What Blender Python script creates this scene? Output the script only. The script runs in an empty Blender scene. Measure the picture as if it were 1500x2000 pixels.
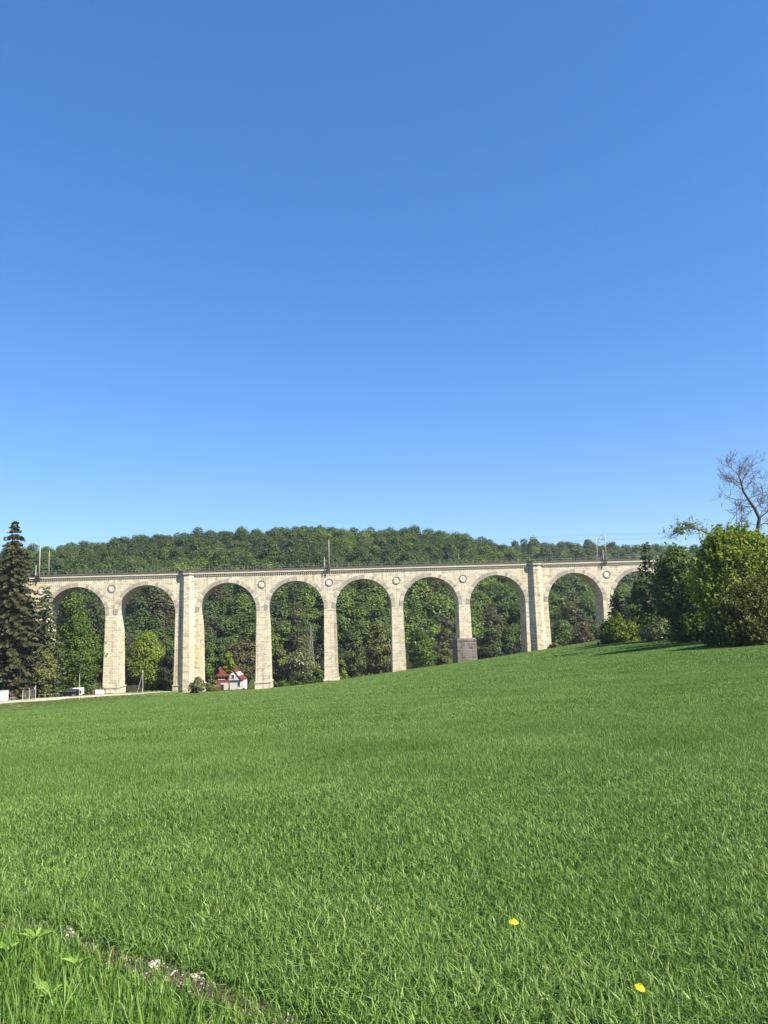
import bpy, math, random
import numpy as np
C = bpy.context.scene.collection
PI = math.pi

# ------------------------------------------------------------------ camera frame
FPX = 1500.0
PITCH = math.radians(8.0); ROLL = math.radians(1.8)
EYE = np.array([0.0, 0.0, 1.6])
FW = np.array([0, math.cos(PITCH), math.sin(PITCH)])
_r0 = np.array([1.0, 0, 0]); _u0 = np.array([0, -math.sin(PITCH), math.cos(PITCH)])
RT = _r0 * math.cos(ROLL) - _u0 * math.sin(ROLL)
UP = _u0 * math.cos(ROLL) + _r0 * math.sin(ROLL)

def ray(px, py):
    return FW + RT * (px - 750) / FPX - UP * (py - 1000) / FPX

def at(px, py, Y):
    d = ray(px, py)
    return EYE + d * (Y / d[1])

# ------------------------------------------------------------------ terrain
LX = np.array([-400, -130, -70, -50, -32, -14.7, 2, 19, 37.6, 55, 66, 85, 120, 200, 400.])
LZ = np.array([-13.0, -15.0, -15.0, -14.9, -14.6, -13.3, -11.2, -9.5, -7.3, -5.0, -4.1, -3.5, -2.4, 0, 6])
_fx = np.arange(-400, 401, 1.0)
_fz = np.interp(_fx, LX, LZ)
_k = np.exp(-0.5 * (np.arange(-15, 16) / 5.0) ** 2); _k /= _k.sum()
_fz = np.convolve(np.pad(_fz, 15, mode='edge'), _k, mode='valid')
RX = np.array([-500, -260, -170, -110, -50, 0, 35, 60, 76, 95, 130, 400])
RZ = np.array([28, 33, 37, 41.5, 42, 40.5, 37, 30, 22, 11, 2, 0])
R2X = np.array([-500, 0, 90, 150, 230, 320, 600]); R2Z = np.array([22, 36, 45, 46, 40, 37, 31])

def sstep(a, b, x):
    t = np.clip((x - a) / (b - a), 0, 1)
    return t * t * (3 - 2 * t)

def vnoise(x, y, s=1.0, seed=0):
    return (np.sin(x * s * 1.3 + seed) * np.cos(y * s * 1.7 + seed * 2.1) + 0.5 * np.sin(x * s * 2.9 + y * s * 2.3 + seed * .7)
            + 0.25 * np.cos(x * s * 5.1 - y * s * 4.3 + seed)) / 1.75

ROADPX = [(-150, 1384, 146), (-70, 1377, 153), (0, 1371.5, 159), (60, 1366.5, 165), (135, 1361.8, 174), (200, 1357.8, 181), (240, 1355.8, 185), (275, 1354.6, 188)]
ROAD3 = np.array([at(a, b, Y) for a, b, Y in ROADPX])
ROADXY = np.vstack([ROAD3[:, :2], ROAD3[-1, :2] + [7, 9.0], ROAD3[-1, :2] + [9, 22.0]])

def ground(x, y):
    x = np.asarray(x, float); y = np.asarray(y, float)
    u = np.clip(y / 195.0, -.2, 1.0)
    mag = 1 + 1.6 * (1 - np.clip(u, 0, 1))
    L = np.interp(x * mag, _fx, _fz)
    c = 0.6 * sstep(-20, -70, x)
    z = u * (1 + c * (1 - u)) * L
    z = z + 0.10 * vnoise(x, y, .09, 3) * sstep(10, 40, y) + .02 * vnoise(x, y, .8, 1)
    yr = np.interp(x, ROAD3[:, 0], ROAD3[:, 1]); zr = np.interp(x, ROAD3[:, 0], ROAD3[:, 2])
    dy = y - yr; wr = np.exp(-(dy / np.where(dy > 0, 14.0, 7.0)) ** 2) * sstep(-46, -58, x) * sstep(-135, -115, x)
    z = z * (1 - wr) + zr * wr
    t = np.clip((y - 199) / 48.0, 0, 1)
    z = z * (1 - t) + (-18.6) * t
    R = np.interp(x, RX, RZ)
    h = np.clip((y - 250) / 180.0, 0, 1); h = h ** .85
    hill = -18.6 + (R + 18.6) * h
    hill = hill - np.clip((y - 430) * .10, 0, 45)
    R2 = np.interp(x, R2X, R2Z)
    h2 = sstep(470, 650, y)
    hill2 = -18.6 + (R2 + 18.6) * h2 - np.clip((y - 650) * .05, 0, 60)
    return np.where(y > 250, np.maximum(hill, hill2), z)

def g(x, y):
    return float(ground(x, y))

def hit(px, py, lo=2.0, hi=260.0):
    d = ray(px, py); d = d / d[1]
    prev = lo
    for Y in np.concatenate([np.arange(lo, 20, .05), np.arange(20, hi, .5)]):
        p = EYE + d * Y
        if p[2] < g(p[0], p[1]):
            a, b = prev, Y
            for _ in range(20):
                m = (a + b) / 2; q = EYE + d * m
                if q[2] < g(q[0], q[1]): b = m
                else: a = m
            q = EYE + d * a
            return np.array([q[0], q[1], g(q[0], q[1])])
        prev = Y
    return None

# ------------------------------------------------------------------ helpers
def tag(o, label=None, cat=None, group=None, kind=None):
    if label: o['label'] = label
    if cat: o['category'] = cat
    if group: o['group'] = group
    if kind: o['kind'] = kind
    return o

def empty(name, loc, label, cat, group=None, rz=0.0):
    o = bpy.data.objects.new(name, None); C.objects.link(o)
    o.empty_display_size = .3
    o.location = [float(v) for v in loc]; o.rotation_euler = (0, 0, rz)
    return tag(o, label, cat, group)

def np_mesh(name, verts, faces_list, smooth=False):
    """verts (n,3); faces_list: list of int arrays (m,k)"""
    me = bpy.data.meshes.new(name)
    verts = np.asarray(verts, np.float32)
    me.vertices.add(len(verts)); me.vertices.foreach_set('co', verts.ravel())
    loops = np.concatenate([np.asarray(f, np.int32).ravel() for f in faces_list])
    tot = np.concatenate([np.full(len(f), np.asarray(f).shape[1], np.int32) for f in faces_list])
    st = np.concatenate([[0], np.cumsum(tot)[:-1]]).astype(np.int32)
    me.loops.add(len(loops)); me.loops.foreach_set('vertex_index', loops)
    me.polygons.add(len(tot)); me.polygons.foreach_set('loop_start', st); me.polygons.foreach_set('loop_total', tot)
    if smooth: me.polygons.foreach_set('use_smooth', np.ones(len(tot), bool))
    me.update(calc_edges=True)
    return me

def link(name, me, m, parent=None, loc=None):
    o = bpy.data.objects.new(name, me); C.objects.link(o)
    if m is not None and len(me.materials) == 0: me.materials.append(m)
    if parent is not None: o.parent = parent
    if loc is not None: o.location = [float(v) for v in loc]
    return o

class MB:
    def __init__(s): s.v = []; s.f = []
    def add(s, vs, fs):
        b = len(s.v); s.v += [tuple(float(c) for c in v) for v in vs]; s.f += [tuple(i + b for i in f) for f in fs]; return s
    def box(s, x0, x1, y0, y1, z0, z1):
        return s.add([(x0, y0, z0), (x1, y0, z0), (x1, y1, z0), (x0, y1, z0), (x0, y0, z1), (x1, y0, z1), (x1, y1, z1), (x0, y1, z1)],
                     [(0, 3, 2, 1), (4, 5, 6, 7), (0, 1, 5, 4), (1, 2, 6, 5), (2, 3, 7, 6), (3, 0, 4, 7)])
    def loft(s, rings, cap=True):
        n = len(rings[0]); vs = [p for r in rings for p in r]; fs = []
        for k in range(len(rings) - 1):
            for i in range(n):
                j = (i + 1) % n
                fs.append((k * n + i, k * n + j, (k + 1) * n + j, (k + 1) * n + i))
        if cap:
            fs.append(tuple(range(n))[::-1]); fs.append(tuple((len(rings) - 1) * n + i for i in range(n)))
        return s.add(vs, fs)
    def tube(s, pts, rad, n=6):
        pts = [np.array(p, float) for p in pts]
        if not hasattr(rad, '__len__'): rad = [rad] * len(pts)
        rings = []
        for i, p in enumerate(pts):
            d = pts[min(i + 1, len(pts) - 1)] - pts[max(i - 1, 0)]
            d = d / (np.linalg.norm(d) + 1e-9)
            a = np.cross(d, [0, 0, 1.0]) if abs(d[2]) < .95 else np.cross(d, [1.0, 0, 0])
            a /= np.linalg.norm(a); b = np.cross(a, d)
            rings.append([p + rad[i] * (math.cos(2 * PI * k / n) * a + math.sin(2 * PI * k / n) * b) for k in range(n)])
        return s.loft(rings)
    def disc(s, c, r, y0, y1, n=28, r_in=0):
        cx, cz = c
        if r_in <= 0:
            A = [[(cx + r * math.cos(2 * PI * k / n), y, cz + r * math.sin(2 * PI * k / n)) for k in range(n)] for y in (y0, y1)]
            return s.loft(A)
        A = []
        for (y, q) in ((y1, r_in), (y0, r_in), (y0, r), (y1, r)):
            A.append([(cx + q * math.cos(2 * PI * k / n), y, cz + q * math.sin(2 * PI * k / n)) for k in range(n)])
        return s.loft(A, cap=False)
    def build(s, name, m, parent=None, off=(0, 0, 0), smooth=False, bevel=0):
        me = bpy.data.meshes.new(name)
        v = [(a - off[0], b - off[1], c - off[2]) for a, b, c in s.v]
        me.from_pydata(v, [], s.f); me.update()
        if smooth: me.polygons.foreach_set('use_smooth', [True] * len(me.polygons))
        o = link(name, me, m, parent)
        if bevel:
            md = o.modifiers.new('b', 'BEVEL'); md.width = bevel; md.segments = 2; md.limit_method = 'ANGLE'
        return o

# ------------------------------------------------------------------ materials
def base_mat(name):
    m = bpy.data.materials.new(name); m.use_nodes = True
    nt = m.node_tree; nt.nodes.clear()
    return m, nt.nodes, nt.links

def leaf_mat(name, A, B, Cc=None, trans=.28, nscale=.12, rough=.6, spec=.25, rw=.55, nw=1.0):
    m, N, L = base_mat(name)
    out = N.new('ShaderNodeOutputMaterial'); geo = N.new('ShaderNodeNewGeometry')
    nz = N.new('ShaderNodeTexNoise'); nz.inputs['Scale'].default_value = nscale; nz.inputs['Detail'].default_value = 3
    L.new(geo.outputs['Position'], nz.inputs['Vector'])
    a = N.new('ShaderNodeMath'); a.operation = 'MULTIPLY_ADD'; a.inputs[1].default_value = rw; a.inputs[2].default_value = -.5 * nw + .5 - rw * .5
    L.new(geo.outputs['Random Per Island'], a.inputs[0])
    b = N.new('ShaderNodeMath'); b.operation = 'MULTIPLY_ADD'; b.inputs[1].default_value = nw
    L.new(nz.outputs['Fac'], b.inputs[0]); L.new(a.outputs[0], b.inputs[2]); b.use_clamp = True
    r = N.new('ShaderNodeValToRGB'); e = r.color_ramp.elements
    e[0].position = .1; e[0].color = (*A, 1); e[1].position = .8 if Cc else .9; e[1].color = (*B, 1)
    if Cc: k = e.new(.97); k.color = (*Cc, 1)
    L.new(b.outputs[0], r.inputs['Fac'])
    p = N.new('ShaderNodeBsdfPrincipled'); p.inputs['Roughness'].default_value = rough; p.inputs['Specular IOR Level'].default_value = spec
    t = N.new('ShaderNodeBsdfTranslucent'); mx = N.new('ShaderNodeMixShader'); mx.inputs[0].default_value = trans
    L.new(r.outputs['Color'], p.inputs['Base Color']); L.new(r.outputs['Color'], t.inputs['Color'])
    L.new(p.outputs[0], mx.inputs[1]); L.new(t.outputs[0], mx.inputs[2]); L.new(mx.outputs[0], out.inputs['Surface'])
    return m

def plain_mat(name, A, B=None, nscale=3.0, rough=.7, metal=0.0, spec=.4, bump=0.0, detail=5):
    m, N, L = base_mat(name)
    out = N.new('ShaderNodeOutputMaterial'); p = N.new('ShaderNodeBsdfPrincipled')
    p.inputs['Roughness'].default_value = rough; p.inputs['Metallic'].default_value = metal; p.inputs['Specular IOR Level'].default_value = spec
    tc = N.new('ShaderNodeTexCoord'); nz = N.new('ShaderNodeTexNoise'); nz.inputs['Scale'].default_value = nscale; nz.inputs['Detail'].default_value = detail
    L.new(tc.outputs['Object'], nz.inputs['Vector'])
    r = N.new('ShaderNodeValToRGB'); e = r.color_ramp.elements
    B = B or tuple(c * .8 for c in A)
    e[0].position = .3; e[0].color = (*A, 1); e[1].position = .7; e[1].color = (*B, 1)
    L.new(nz.outputs['Fac'], r.inputs['Fac']); L.new(r.outputs['Color'], p.inputs['Base Color'])
    if bump:
        bp = N.new('ShaderNodeBump'); bp.inputs['Strength'].default_value = bump; bp.inputs['Distance'].default_value = .1
        L.new(nz.outputs['Fac'], bp.inputs['Height']); L.new(bp.outputs[0], p.inputs['Normal'])
    L.new(p.outputs[0], out.inputs['Surface'])
    return m

def stone_mat(name, c1, c2, mortar, stain, tint, stain_amt=.5, row=.42, bw=.95, lowdark=True):
    m, N, L = base_mat(name)
    out = N.new('ShaderNodeOutputMaterial'); p = N.new('ShaderNodeBsdfPrincipled'); p.inputs['Roughness'].default_value = .9
    p.inputs['Specular IOR Level'].default_value = .2
    tc = N.new('ShaderNodeTexCoord'); sp = N.new('ShaderNodeSeparateXYZ'); L.new(tc.outputs['Object'], sp.inputs[0])
    ad = N.new('ShaderNodeMath'); ad.operation = 'ADD'; L.new(sp.outputs['X'], ad.inputs[0]); L.new(sp.outputs['Y'], ad.inputs[1])
    cb = N.new('ShaderNodeCombineXYZ'); L.new(ad.outputs[0], cb.inputs['X']); L.new(sp.outputs['Z'], cb.inputs['Y'])
    br = N.new('ShaderNodeTexBrick'); L.new(cb.outputs[0], br.inputs['Vector'])
    br.inputs['Scale'].default_value = 1; br.inputs['Brick Width'].default_value = bw; br.inputs['Row Height'].default_value = row
    br.inputs['Mortar Size'].default_value = .035; br.inputs['Mortar Smooth'].default_value = .3; br.inputs['Bias'].default_value = -.1
    br.inputs['Color1'].default_value = (*c1, 1); br.inputs['Color2'].default_value = (*c2, 1); br.inputs['Mortar'].default_value = (*mortar, 1)
    # broad weather tint
    n1 = N.new('ShaderNodeTexNoise'); n1.inputs['Scale'].default_value = .07; n1.inputs['Detail'].default_value = 4; L.new(tc.outputs['Object'], n1.inputs['Vector'])
    r1 = N.new('ShaderNodeValToRGB'); r1.color_ramp.elements[0].position = .5; r1.color_ramp.elements[1].position = .72
    r1.color_ramp.elements[0].color = (0, 0, 0, 1); r1.color_ramp.elements[1].color = (.5, .5, .5, 1); L.new(n1.outputs['Fac'], r1.inputs['Fac'])
    m1 = N.new('ShaderNodeMix'); m1.data_type = 'RGBA'; m1.blend_type = 'MULTIPLY'
    L.new(r1.outputs['Color'], m1.inputs['Factor']); L.new(br.outputs['Color'], m1.inputs['A']); m1.inputs['B'].default_value = (*tint, 1)
    # horizontal course staining
    mp = N.new('ShaderNodeMapping'); mp.inputs['Scale'].default_value = (.22, .22, 1.5); L.new(tc.outputs['Object'], mp.inputs['Vector'])
    n2 = N.new('ShaderNodeTexNoise'); n2.inputs['Scale'].default_value = 1; n2.inputs['Detail'].default_value = 6; n2.inputs['Roughness'].default_value = .65
    L.new(mp.outputs[0], n2.inputs['Vector'])
    r2 = N.new('ShaderNodeValToRGB'); r2.color_ramp.elements[0].position = .50; r2.color_ramp.elements[1].position = .72
    r2.color_ramp.elements[0].color = (0, 0, 0, 1); r2.color_ramp.elements[1].color = (stain_amt,) * 3 + (1,); L.new(n2.outputs['Fac'], r2.inputs['Fac'])
    m2 = N.new('ShaderNodeMix'); m2.data_type = 'RGBA'; L.new(r2.outputs['Color'], m2.inputs['Factor'])
    L.new(m1.outputs['Result'], m2.inputs['A']); m2.inputs['B'].default_value = (*stain, 1)
    # fine grime blotches
    n3 = N.new('ShaderNodeTexNoise'); n3.inputs['Scale'].default_value = 1.1; n3.inputs['Detail'].default_value = 5; L.new(tc.outputs['Object'], n3.inputs['Vector'])
    r3 = N.new('ShaderNodeValToRGB'); r3.color_ramp.elements[0].position = .50; r3.color_ramp.elements[1].position = .70
    r3.color_ramp.elements[0].color = (1, 1, 1, 1); r3.color_ramp.elements[1].color = (.70, .67, .63, 1); L.new(n3.outputs['Fac'], r3.inputs['Fac'])
    m3 = N.new('ShaderNodeMix'); m3.data_type = 'RGBA'; m3.blend_type = 'MULTIPLY'; m3.inputs['Factor'].default_value = 1
    L.new(m2.outputs['Result'], m3.inputs['A']); L.new(r3.outputs['Color'], m3.inputs['B'])
    # dark water streaks running down the faces
    mp4 = N.new('ShaderNodeMapping'); mp4.inputs['Scale'].default_value = (.9, .9, .045); L.new(tc.outputs['Object'], mp4.inputs['Vector'])
    n4 = N.new('ShaderNodeTexNoise'); n4.inputs['Scale'].default_value = 1; n4.inputs['Detail'].default_value = 4; L.new(mp4.outputs[0], n4.inputs['Vector'])
    r4 = N.new('ShaderNodeValToRGB'); r4.color_ramp.elements[0].position = .54; r4.color_ramp.elements[1].position = .74
    r4.color_ramp.elements[0].color = (1, 1, 1, 1); r4.color_ramp.elements[1].color = (.56, .52, .48, 1); L.new(n4.outputs['Fac'], r4.inputs['Fac'])
    m4 = N.new('ShaderNodeMix'); m4.data_type = 'RGBA'; m4.blend_type = 'MULTIPLY'; m4.inputs['Factor'].default_value = 1
    L.new(m3.outputs['Result'], m4.inputs['A']); L.new(r4.outputs['Color'], m4.inputs['B'])
    L.new(m4.outputs['Result'], p.inputs['Base Color'])
    bp = N.new('ShaderNodeBump'); bp.inputs['Strength'].default_value = .5; bp.inputs['Distance'].default_value = .06
    L.new(br.outputs['Fac'], bp.inputs['Height']); bp.invert = True; L.new(bp.outputs[0], p.inputs['Normal'])
    L.new(p.outputs[0], out.inputs['Surface'])
    return m

def island_mat(name, A, B, Cc, rough=.9):
    m, N, L = base_mat(name)
    out = N.new('ShaderNodeOutputMaterial'); p = N.new('ShaderNodeBsdfPrincipled'); p.inputs['Roughness'].default_value = rough
    geo = N.new('ShaderNodeNewGeometry'); r = N.new('ShaderNodeValToRGB'); e = r.color_ramp.elements
    e[0].color = (*A, 1); e[1].color = (*B, 1); k = e.new(.5); k.color = (*Cc, 1)
    tc = N.new('ShaderNodeTexCoord'); nz = N.new('ShaderNodeTexNoise'); nz.inputs['Scale'].default_value = 2.5; nz.inputs['Detail'].default_value = 5
    L.new(tc.outputs['Object'], nz.inputs['Vector'])
    ad = N.new('ShaderNodeMath'); ad.operation = 'MULTIPLY_ADD'; ad.inputs[1].default_value = .6; L.new(nz.outputs['Fac'], ad.inputs[0])
    sb = N.new('ShaderNodeMath'); sb.operation = 'SUBTRACT'; sb.inputs[1].default_value = .3
    L.new(geo.outputs['Random Per Island'], ad.inputs[2]); L.new(ad.outputs[0], sb.inputs[0])
    L.new(sb.outputs[0], r.inputs['Fac']); L.new(r.outputs['Color'], p.inputs['Base Color']); L.new(p.outputs[0], out.inputs['Surface'])
    return m

STONE = stone_mat('limestone ashlar', (.68, .59, .425), (.56, .48, .34), (.38, .325, .23), (.19, .165, .13), (1.0, .84, .58), .72)
STONE_DARK = stone_mat('weathered plinth stone', (.19, .165, .14), (.11, .095, .082), (.30, .26, .21), (.42, .37, .29), (1, .85, .7), .35, row=.8, bw=1.3)
VOUSS = island_mat('arch stones', (.40, .34, .265), (.56, .49, .365), (.265, .225, .18))
SMOOTH = plain_mat('cornice stone', (.60, .51, .365), (.52, .44, .31), 1.2, .85)
DISC = plain_mat('pale plaster disc', (.60, .54, .42), (.54, .48, .37), 2, .85)
RIM = plain_mat('grey stone ring', (.23, .20, .16), (.17, .15, .12), 4, .9)
DARKEDGE = plain_mat('dark weathered slab', (.085, .07, .055), (.14, .115, .085), 1.5, .85)
RAIL = plain_mat('galvanised rail', (.25, .26, .22), (.18, .19, .16), 6, .6, .2)
STEEL = plain_mat('dark steel', (.055, .045, .05), (.09, .075, .08), 6, .55, .4)
CONC = plain_mat('weathered mast concrete', (.47, .40, .29), (.36, .30, .21), 2, .85)
GREYPOLE = plain_mat('pale grey pole', (.55, .53, .45), (.42, .40, .34), 2, .6)
BARK = plain_mat('bark', (.06, .045, .032), (.11, .085, .06), 6, .95, bump=.6)
BARK_PALE = plain_mat('pale bark', (.16, .125, .09), (.09, .068, .05), 5, .95, bump=.6)
GRAVEL = plain_mat('pale gravel', (.40, .36, .28), (.30, .265, .205), 1.2, .95, detail=9)

def ground_mat():
    m, N, L = base_mat('soil and turf')
    out = N.new('ShaderNodeOutputMaterial'); p = N.new('ShaderNodeBsdfPrincipled'); p.inputs['Roughness'].default_value = .95
    p.inputs['Specular IOR Level'].default_value = .1
    tc = N.new('ShaderNodeTexCoord')
    n1 = N.new('ShaderNodeTexNoise'); n1.inputs['Scale'].default_value = 9; n1.inputs['Detail'].default_value = 8; L.new(tc.outputs['Object'], n1.inputs['Vector'])
    r1 = N.new('ShaderNodeValToRGB'); e = r1.color_ramp.elements
    e[0].position = .3; e[0].color = (.03, .045, .012, 1); e[1].position = .7; e[1].color = (.06, .08, .022, 1)
    L.new(n1.outputs['Fac'], r1.inputs['Fac']); L.new(r1.outputs['Color'], p.inputs['Base Color'])
    L.new(p.outputs[0], out.inputs['Surface'])
    return m
GROUND = ground_mat()
SOIL = plain_mat('stony brown soil', (.12, .085, .05), (.06, .042, .024), 14, .95, bump=.6, detail=8)

# ------------------------------------------------------------------ ground sheet
def make_ground():
    ys = np.concatenate([np.linspace(-40, 0, 12), np.arange(.4, 12, .4), np.arange(12, 60, 1.5), np.arange(60, 260, 3), np.arange(260, 700, 8), np.linspace(700, 1500, 20)])
    xs = np.concatenate([-np.geomspace(12, 900, 60)[::-1], np.arange(-11.6, 11.7, .4), np.geomspace(12, 900, 60)])
    xs = np.unique(np.concatenate([xs, np.arange(-120, 130, 3.0)]))
    X, Y = np.meshgrid(xs, ys); Z = ground(X, Y)
    V = np.stack([X, Y, Z], -1).reshape(-1, 3); nx = len(xs); ny = len(ys)
    i = (np.arange(ny - 1)[:, None] * nx + np.arange(nx - 1)[None]).ravel()
    me = np_mesh('ground', V, [np.stack([i, i + 1, i + nx + 1, i + nx], 1)], True)
    o = link('ground', me, GROUND); tag(o, kind='structure')
make_ground()

# ------------------------------------------------------------------ near field edge (bare stony strip)
SPX = [(-260, 1742), (-120, 1768), (0, 1795), (130, 1832), (300, 1893), (420, 1936), (560, 2000), (700, 2075), (860, 2180)]
SP = np.array([hit(a, b, 1.2)[:2] for a, b in SPX])
SP = np.vstack([[SP[0] + (SP[0] - SP[1]) * 3], SP])
def strip_sd(x, y):
    """signed distance to the strip centre line: + on the field side, - on the verge side"""
    best = np.full(np.shape(x), 1e9); sg = np.ones(np.shape(x))
    for a, b in zip(SP[:-1], SP[1:]):
        d = b - a; L2 = d @ d
        t = np.clip(((x - a[0]) * d[0] + (y - a[1]) * d[1]) / L2, 0, 1)
        dx = x - (a[0] + t * d[0]); dy = y - (a[1] + t * d[1])
        q = np.hypot(dx, dy); side = d[0] * dy - d[1] * dx
        u = q < best
        best = np.where(u, q, best); sg = np.where(u, np.where(side > 0, 1, -1), sg)
    return best * sg

def ribbon(name, pts, half, m, lift, kind='structure', sub=6, jit=.0):
    pts = np.array(pts); t = np.linspace(0, len(pts) - 1, (len(pts) - 1) * sub + 1)
    x = np.interp(t, range(len(pts)), pts[:, 0]); y = np.interp(t, range(len(pts)), pts[:, 1])
    dx = np.gradient(x); dy = np.gradient(y); l = np.hypot(dx, dy); nx_, ny_ = -dy / l, dx / l
    rng = np.random.default_rng(5); V = []; n = 5
    for k in range(len(x)):
        for s in np.linspace(-1, 1, n):
            h = half * (1 + jit * rng.normal())
            px, py = x[k] + nx_[k] * s * h, y[k] + ny_[k] * s * h
            V.append((px, py, g(px, py) + lift * (1.0 if abs(s) < .9 else .15)))
    i = (np.arange(len(x) - 1)[:, None] * n + np.arange(n - 1)[None]).ravel()
    o = link(name, np_mesh(name, V, [np.stack([i, i + n, i + n + 1, i + 1], 1)], True), m)
    if kind: tag(o, kind=kind)
    return o
ribbon('bare_soil_path', SP, .12, SOIL, .012, sub=10, jit=.25)

ROAD = [p for p in ROADXY]
ribbon('gravel_track', ROAD, 1.35, GRAVEL, .08, sub=5)
ROADA = np.array(ROAD)

# ------------------------------------------------------------------ grass
def blades(x, y, h, w, rng, lean=.45, two=True, z=None):
    n = len(x); z = ground(x, y) - .01 if z is None else z
    a = rng.uniform(0, 2 * PI, n); c, s = np.cos(a), np.sin(a)
    la = a + PI / 2 + rng.normal(0, .5, n); ln = h * lean * np.abs(rng.normal(.7, .5, n))
    base = np.stack([x, y, z], 1); wv = np.stack([c, s, np.zeros(n)], 1) * (w / 2)[:, None]
    lv = np.stack([np.cos(la), np.sin(la), np.zeros(n)], 1)
    tip = base + lv * ln[:, None]; tip[:, 2] += h * np.clip(1 - .25 * (ln / h) ** 2, .45, 1)
    if two:
        mid = base + lv * (ln * .32)[:, None]; mid[:, 2] += h * .6
        V = np.stack([base - wv * .8, base + wv * .8, mid + wv, mid - wv, tip], 1).reshape(-1, 3)
        i = np.arange(n) * 5
        return V, np.stack([i, i + 1, i + 2, i + 3], 1), np.stack([i + 3, i + 2, i + 4], 1)
    V = np.stack([base - wv, base + wv, tip], 1).reshape(-1, 3); i = np.arange(n) * 3
    return V, None, np.stack([i, i + 1, i + 2], 1)

def join_blades(name, chunks, m):
    V = []; Q = []; T = []; b = 0
    for v, q, t in chunks:
        V.append(v)
        if q is not None: Q.append(q + b)
        T.append(t + b); b += len(v)
    fl = ([np.concatenate(Q)] if Q else []) + [np.concatenate(T)]
    return link(name, np_mesh(name, np.concatenate(V), fl), m)

_e = np.array([hit(a, b)[:2] for a, b in ((-160, 1398), (0, 1384), (140, 1371), (220, 1365), (275, 1360.5))])
EDGEX = np.concatenate([[-200], _e[:, 0], [-40, 0, 60, 90, 200]]); EDGEY = np.concatenate([[40], _e[:, 1], [188, 191, 192, 188, 180]])
def wedge(rng, y0, y1, dens, marg=1.25, slope=.52):
    area = slope * marg * (y1 ** 2 - y0 ** 2) + 2 * .8 * (y1 - y0)
    n = int(area * dens)
    y = np.sqrt(rng.uniform(y0 ** 2, y1 ** 2, n)); x = rng.uniform(-1, 1, n) * (slope * marg * y + .8)
    return x, y

FIELD = leaf_mat('green crop blades', (.045, .108, .013), (.17, .275, .048), (.31, .40, .12), trans=.28, nscale=.35, rough=.5, spec=.25, rw=1.0, nw=.55)
VERGE = leaf_mat('verge grass blades', (.07, .16, .022), (.175, .29, .045), (.40, .44, .15), trans=.32, nscale=1.5, rough=.5, spec=.3, rw=.8, nw=.7)
def make_field():
    rng = np.random.default_rng(11); ch = []
    for (y0, y1, dens, h, w, two) in ((1.6, 6, 8200, .092, .0060, True), (6, 11, 5400, .09, .0068, True), (11, 22, 3400, .082, .0076, False),
                                      (22, 45, 1100, .085, .0135, False), (45, 90, 240, .10, .026, False), (90, 200, 65, .13, .055, False)):
        x, y = wedge(rng, y0, y1, dens)
        sd = strip_sd(x, y) + .06 * vnoise(x, y, 5, 2) + .04 * vnoise(x, y, 13, 5)
        keep = (sd > .02 + .09 * rng.random(len(x)) ** 2) | (rng.random(len(x)) < .12) & (sd > -.14)
        keep &= y < np.interp(x, EDGEX, EDGEY) + rng.normal(0, .3, len(x))
        x, y, sd = x[keep], y[keep], sd[keep]
        pat = 1 + .14 * vnoise(x, y, 1.1, 4) + .10 * vnoise(x, y, .25, 8)
        hh = h * pat * rng.uniform(.6, 1.25, len(x)); ww = w * rng.uniform(.7, 1.35, len(x))
        ch.append(blades(x, y, hh, ww, rng, .95, two))
    o = join_blades('field_crop', ch, FIELD)
    tag(o, 'short dense green cereal crop covering the sloping field', 'grass', kind='stuff')
    ch = []
    x, y = wedge(rng, 1.4, 9.5, 3600)
    k = strip_sd(x, y) + .09 * vnoise(x, y, 3.2, 9) < .035 - .13 * rng.random(len(x)); x, y = x[k], y[k]
    tall = rng.random(len(x)); sd = -strip_sd(x, y)
    ramp = np.clip(.45 + sd * .9, .4, 1.0)
    h = np.where(tall > .72, rng.uniform(.14, .28, len(x)), rng.uniform(.06, .15, len(x))) * (1 + .35 * vnoise(x, y, 2.2, 6)) * ramp
    ch.append(blades(x, y, h, rng.uniform(.003, .0075, len(x)), rng, .6, True))
    o = join_blades('verge_grass', ch, VERGE)
    tag(o, 'taller uneven grass on the verge at the near left corner', 'grass', kind='stuff')
    # low grass strip between the field and the gravel track
    n = 260000; x = rng.uniform(-130, 5, n); y = rng.uniform(100, 205, n)
    ry = np.interp(x, ROADA[:, 0], ROADA[:, 1]); e = np.interp(x, EDGEX, EDGEY)
    k = (y > e - .5) & (y < np.where(x < ROADA[7, 0], ry - 1.5, 194)) ; x, y = x[k], y[k]
    h = rng.uniform(.06, .2, len(x)); m = leaf_mat('rough verge grass', (.14, .21, .035), (.27, .35, .07), (.40, .40, .16), nscale=.3)
    tag(join_blades('track_verge_grass', [blades(x, y, h, rng.uniform(.08, .2, len(x)), rng, .6, False)], m), 'paler rough grass strip between field and gravel track', 'grass', kind='stuff')
    n = 40000; x = rng.uniform(-150, -20, n); y = rng.uniform(140, 215, n); ry = np.interp(x, ROADA[:, 0], ROADA[:, 1])
    k = (y > ry + 2.4); x, y = x[k], y[k]
    tag(join_blades('meadow_grass', [blades(x, y, rng.uniform(.1, .3, len(x)), rng.uniform(.1, .2, len(x)), rng, .6, False)], m), 'rough grass under the trees beyond the gravel track', 'grass', kind='stuff')
make_field()

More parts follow.
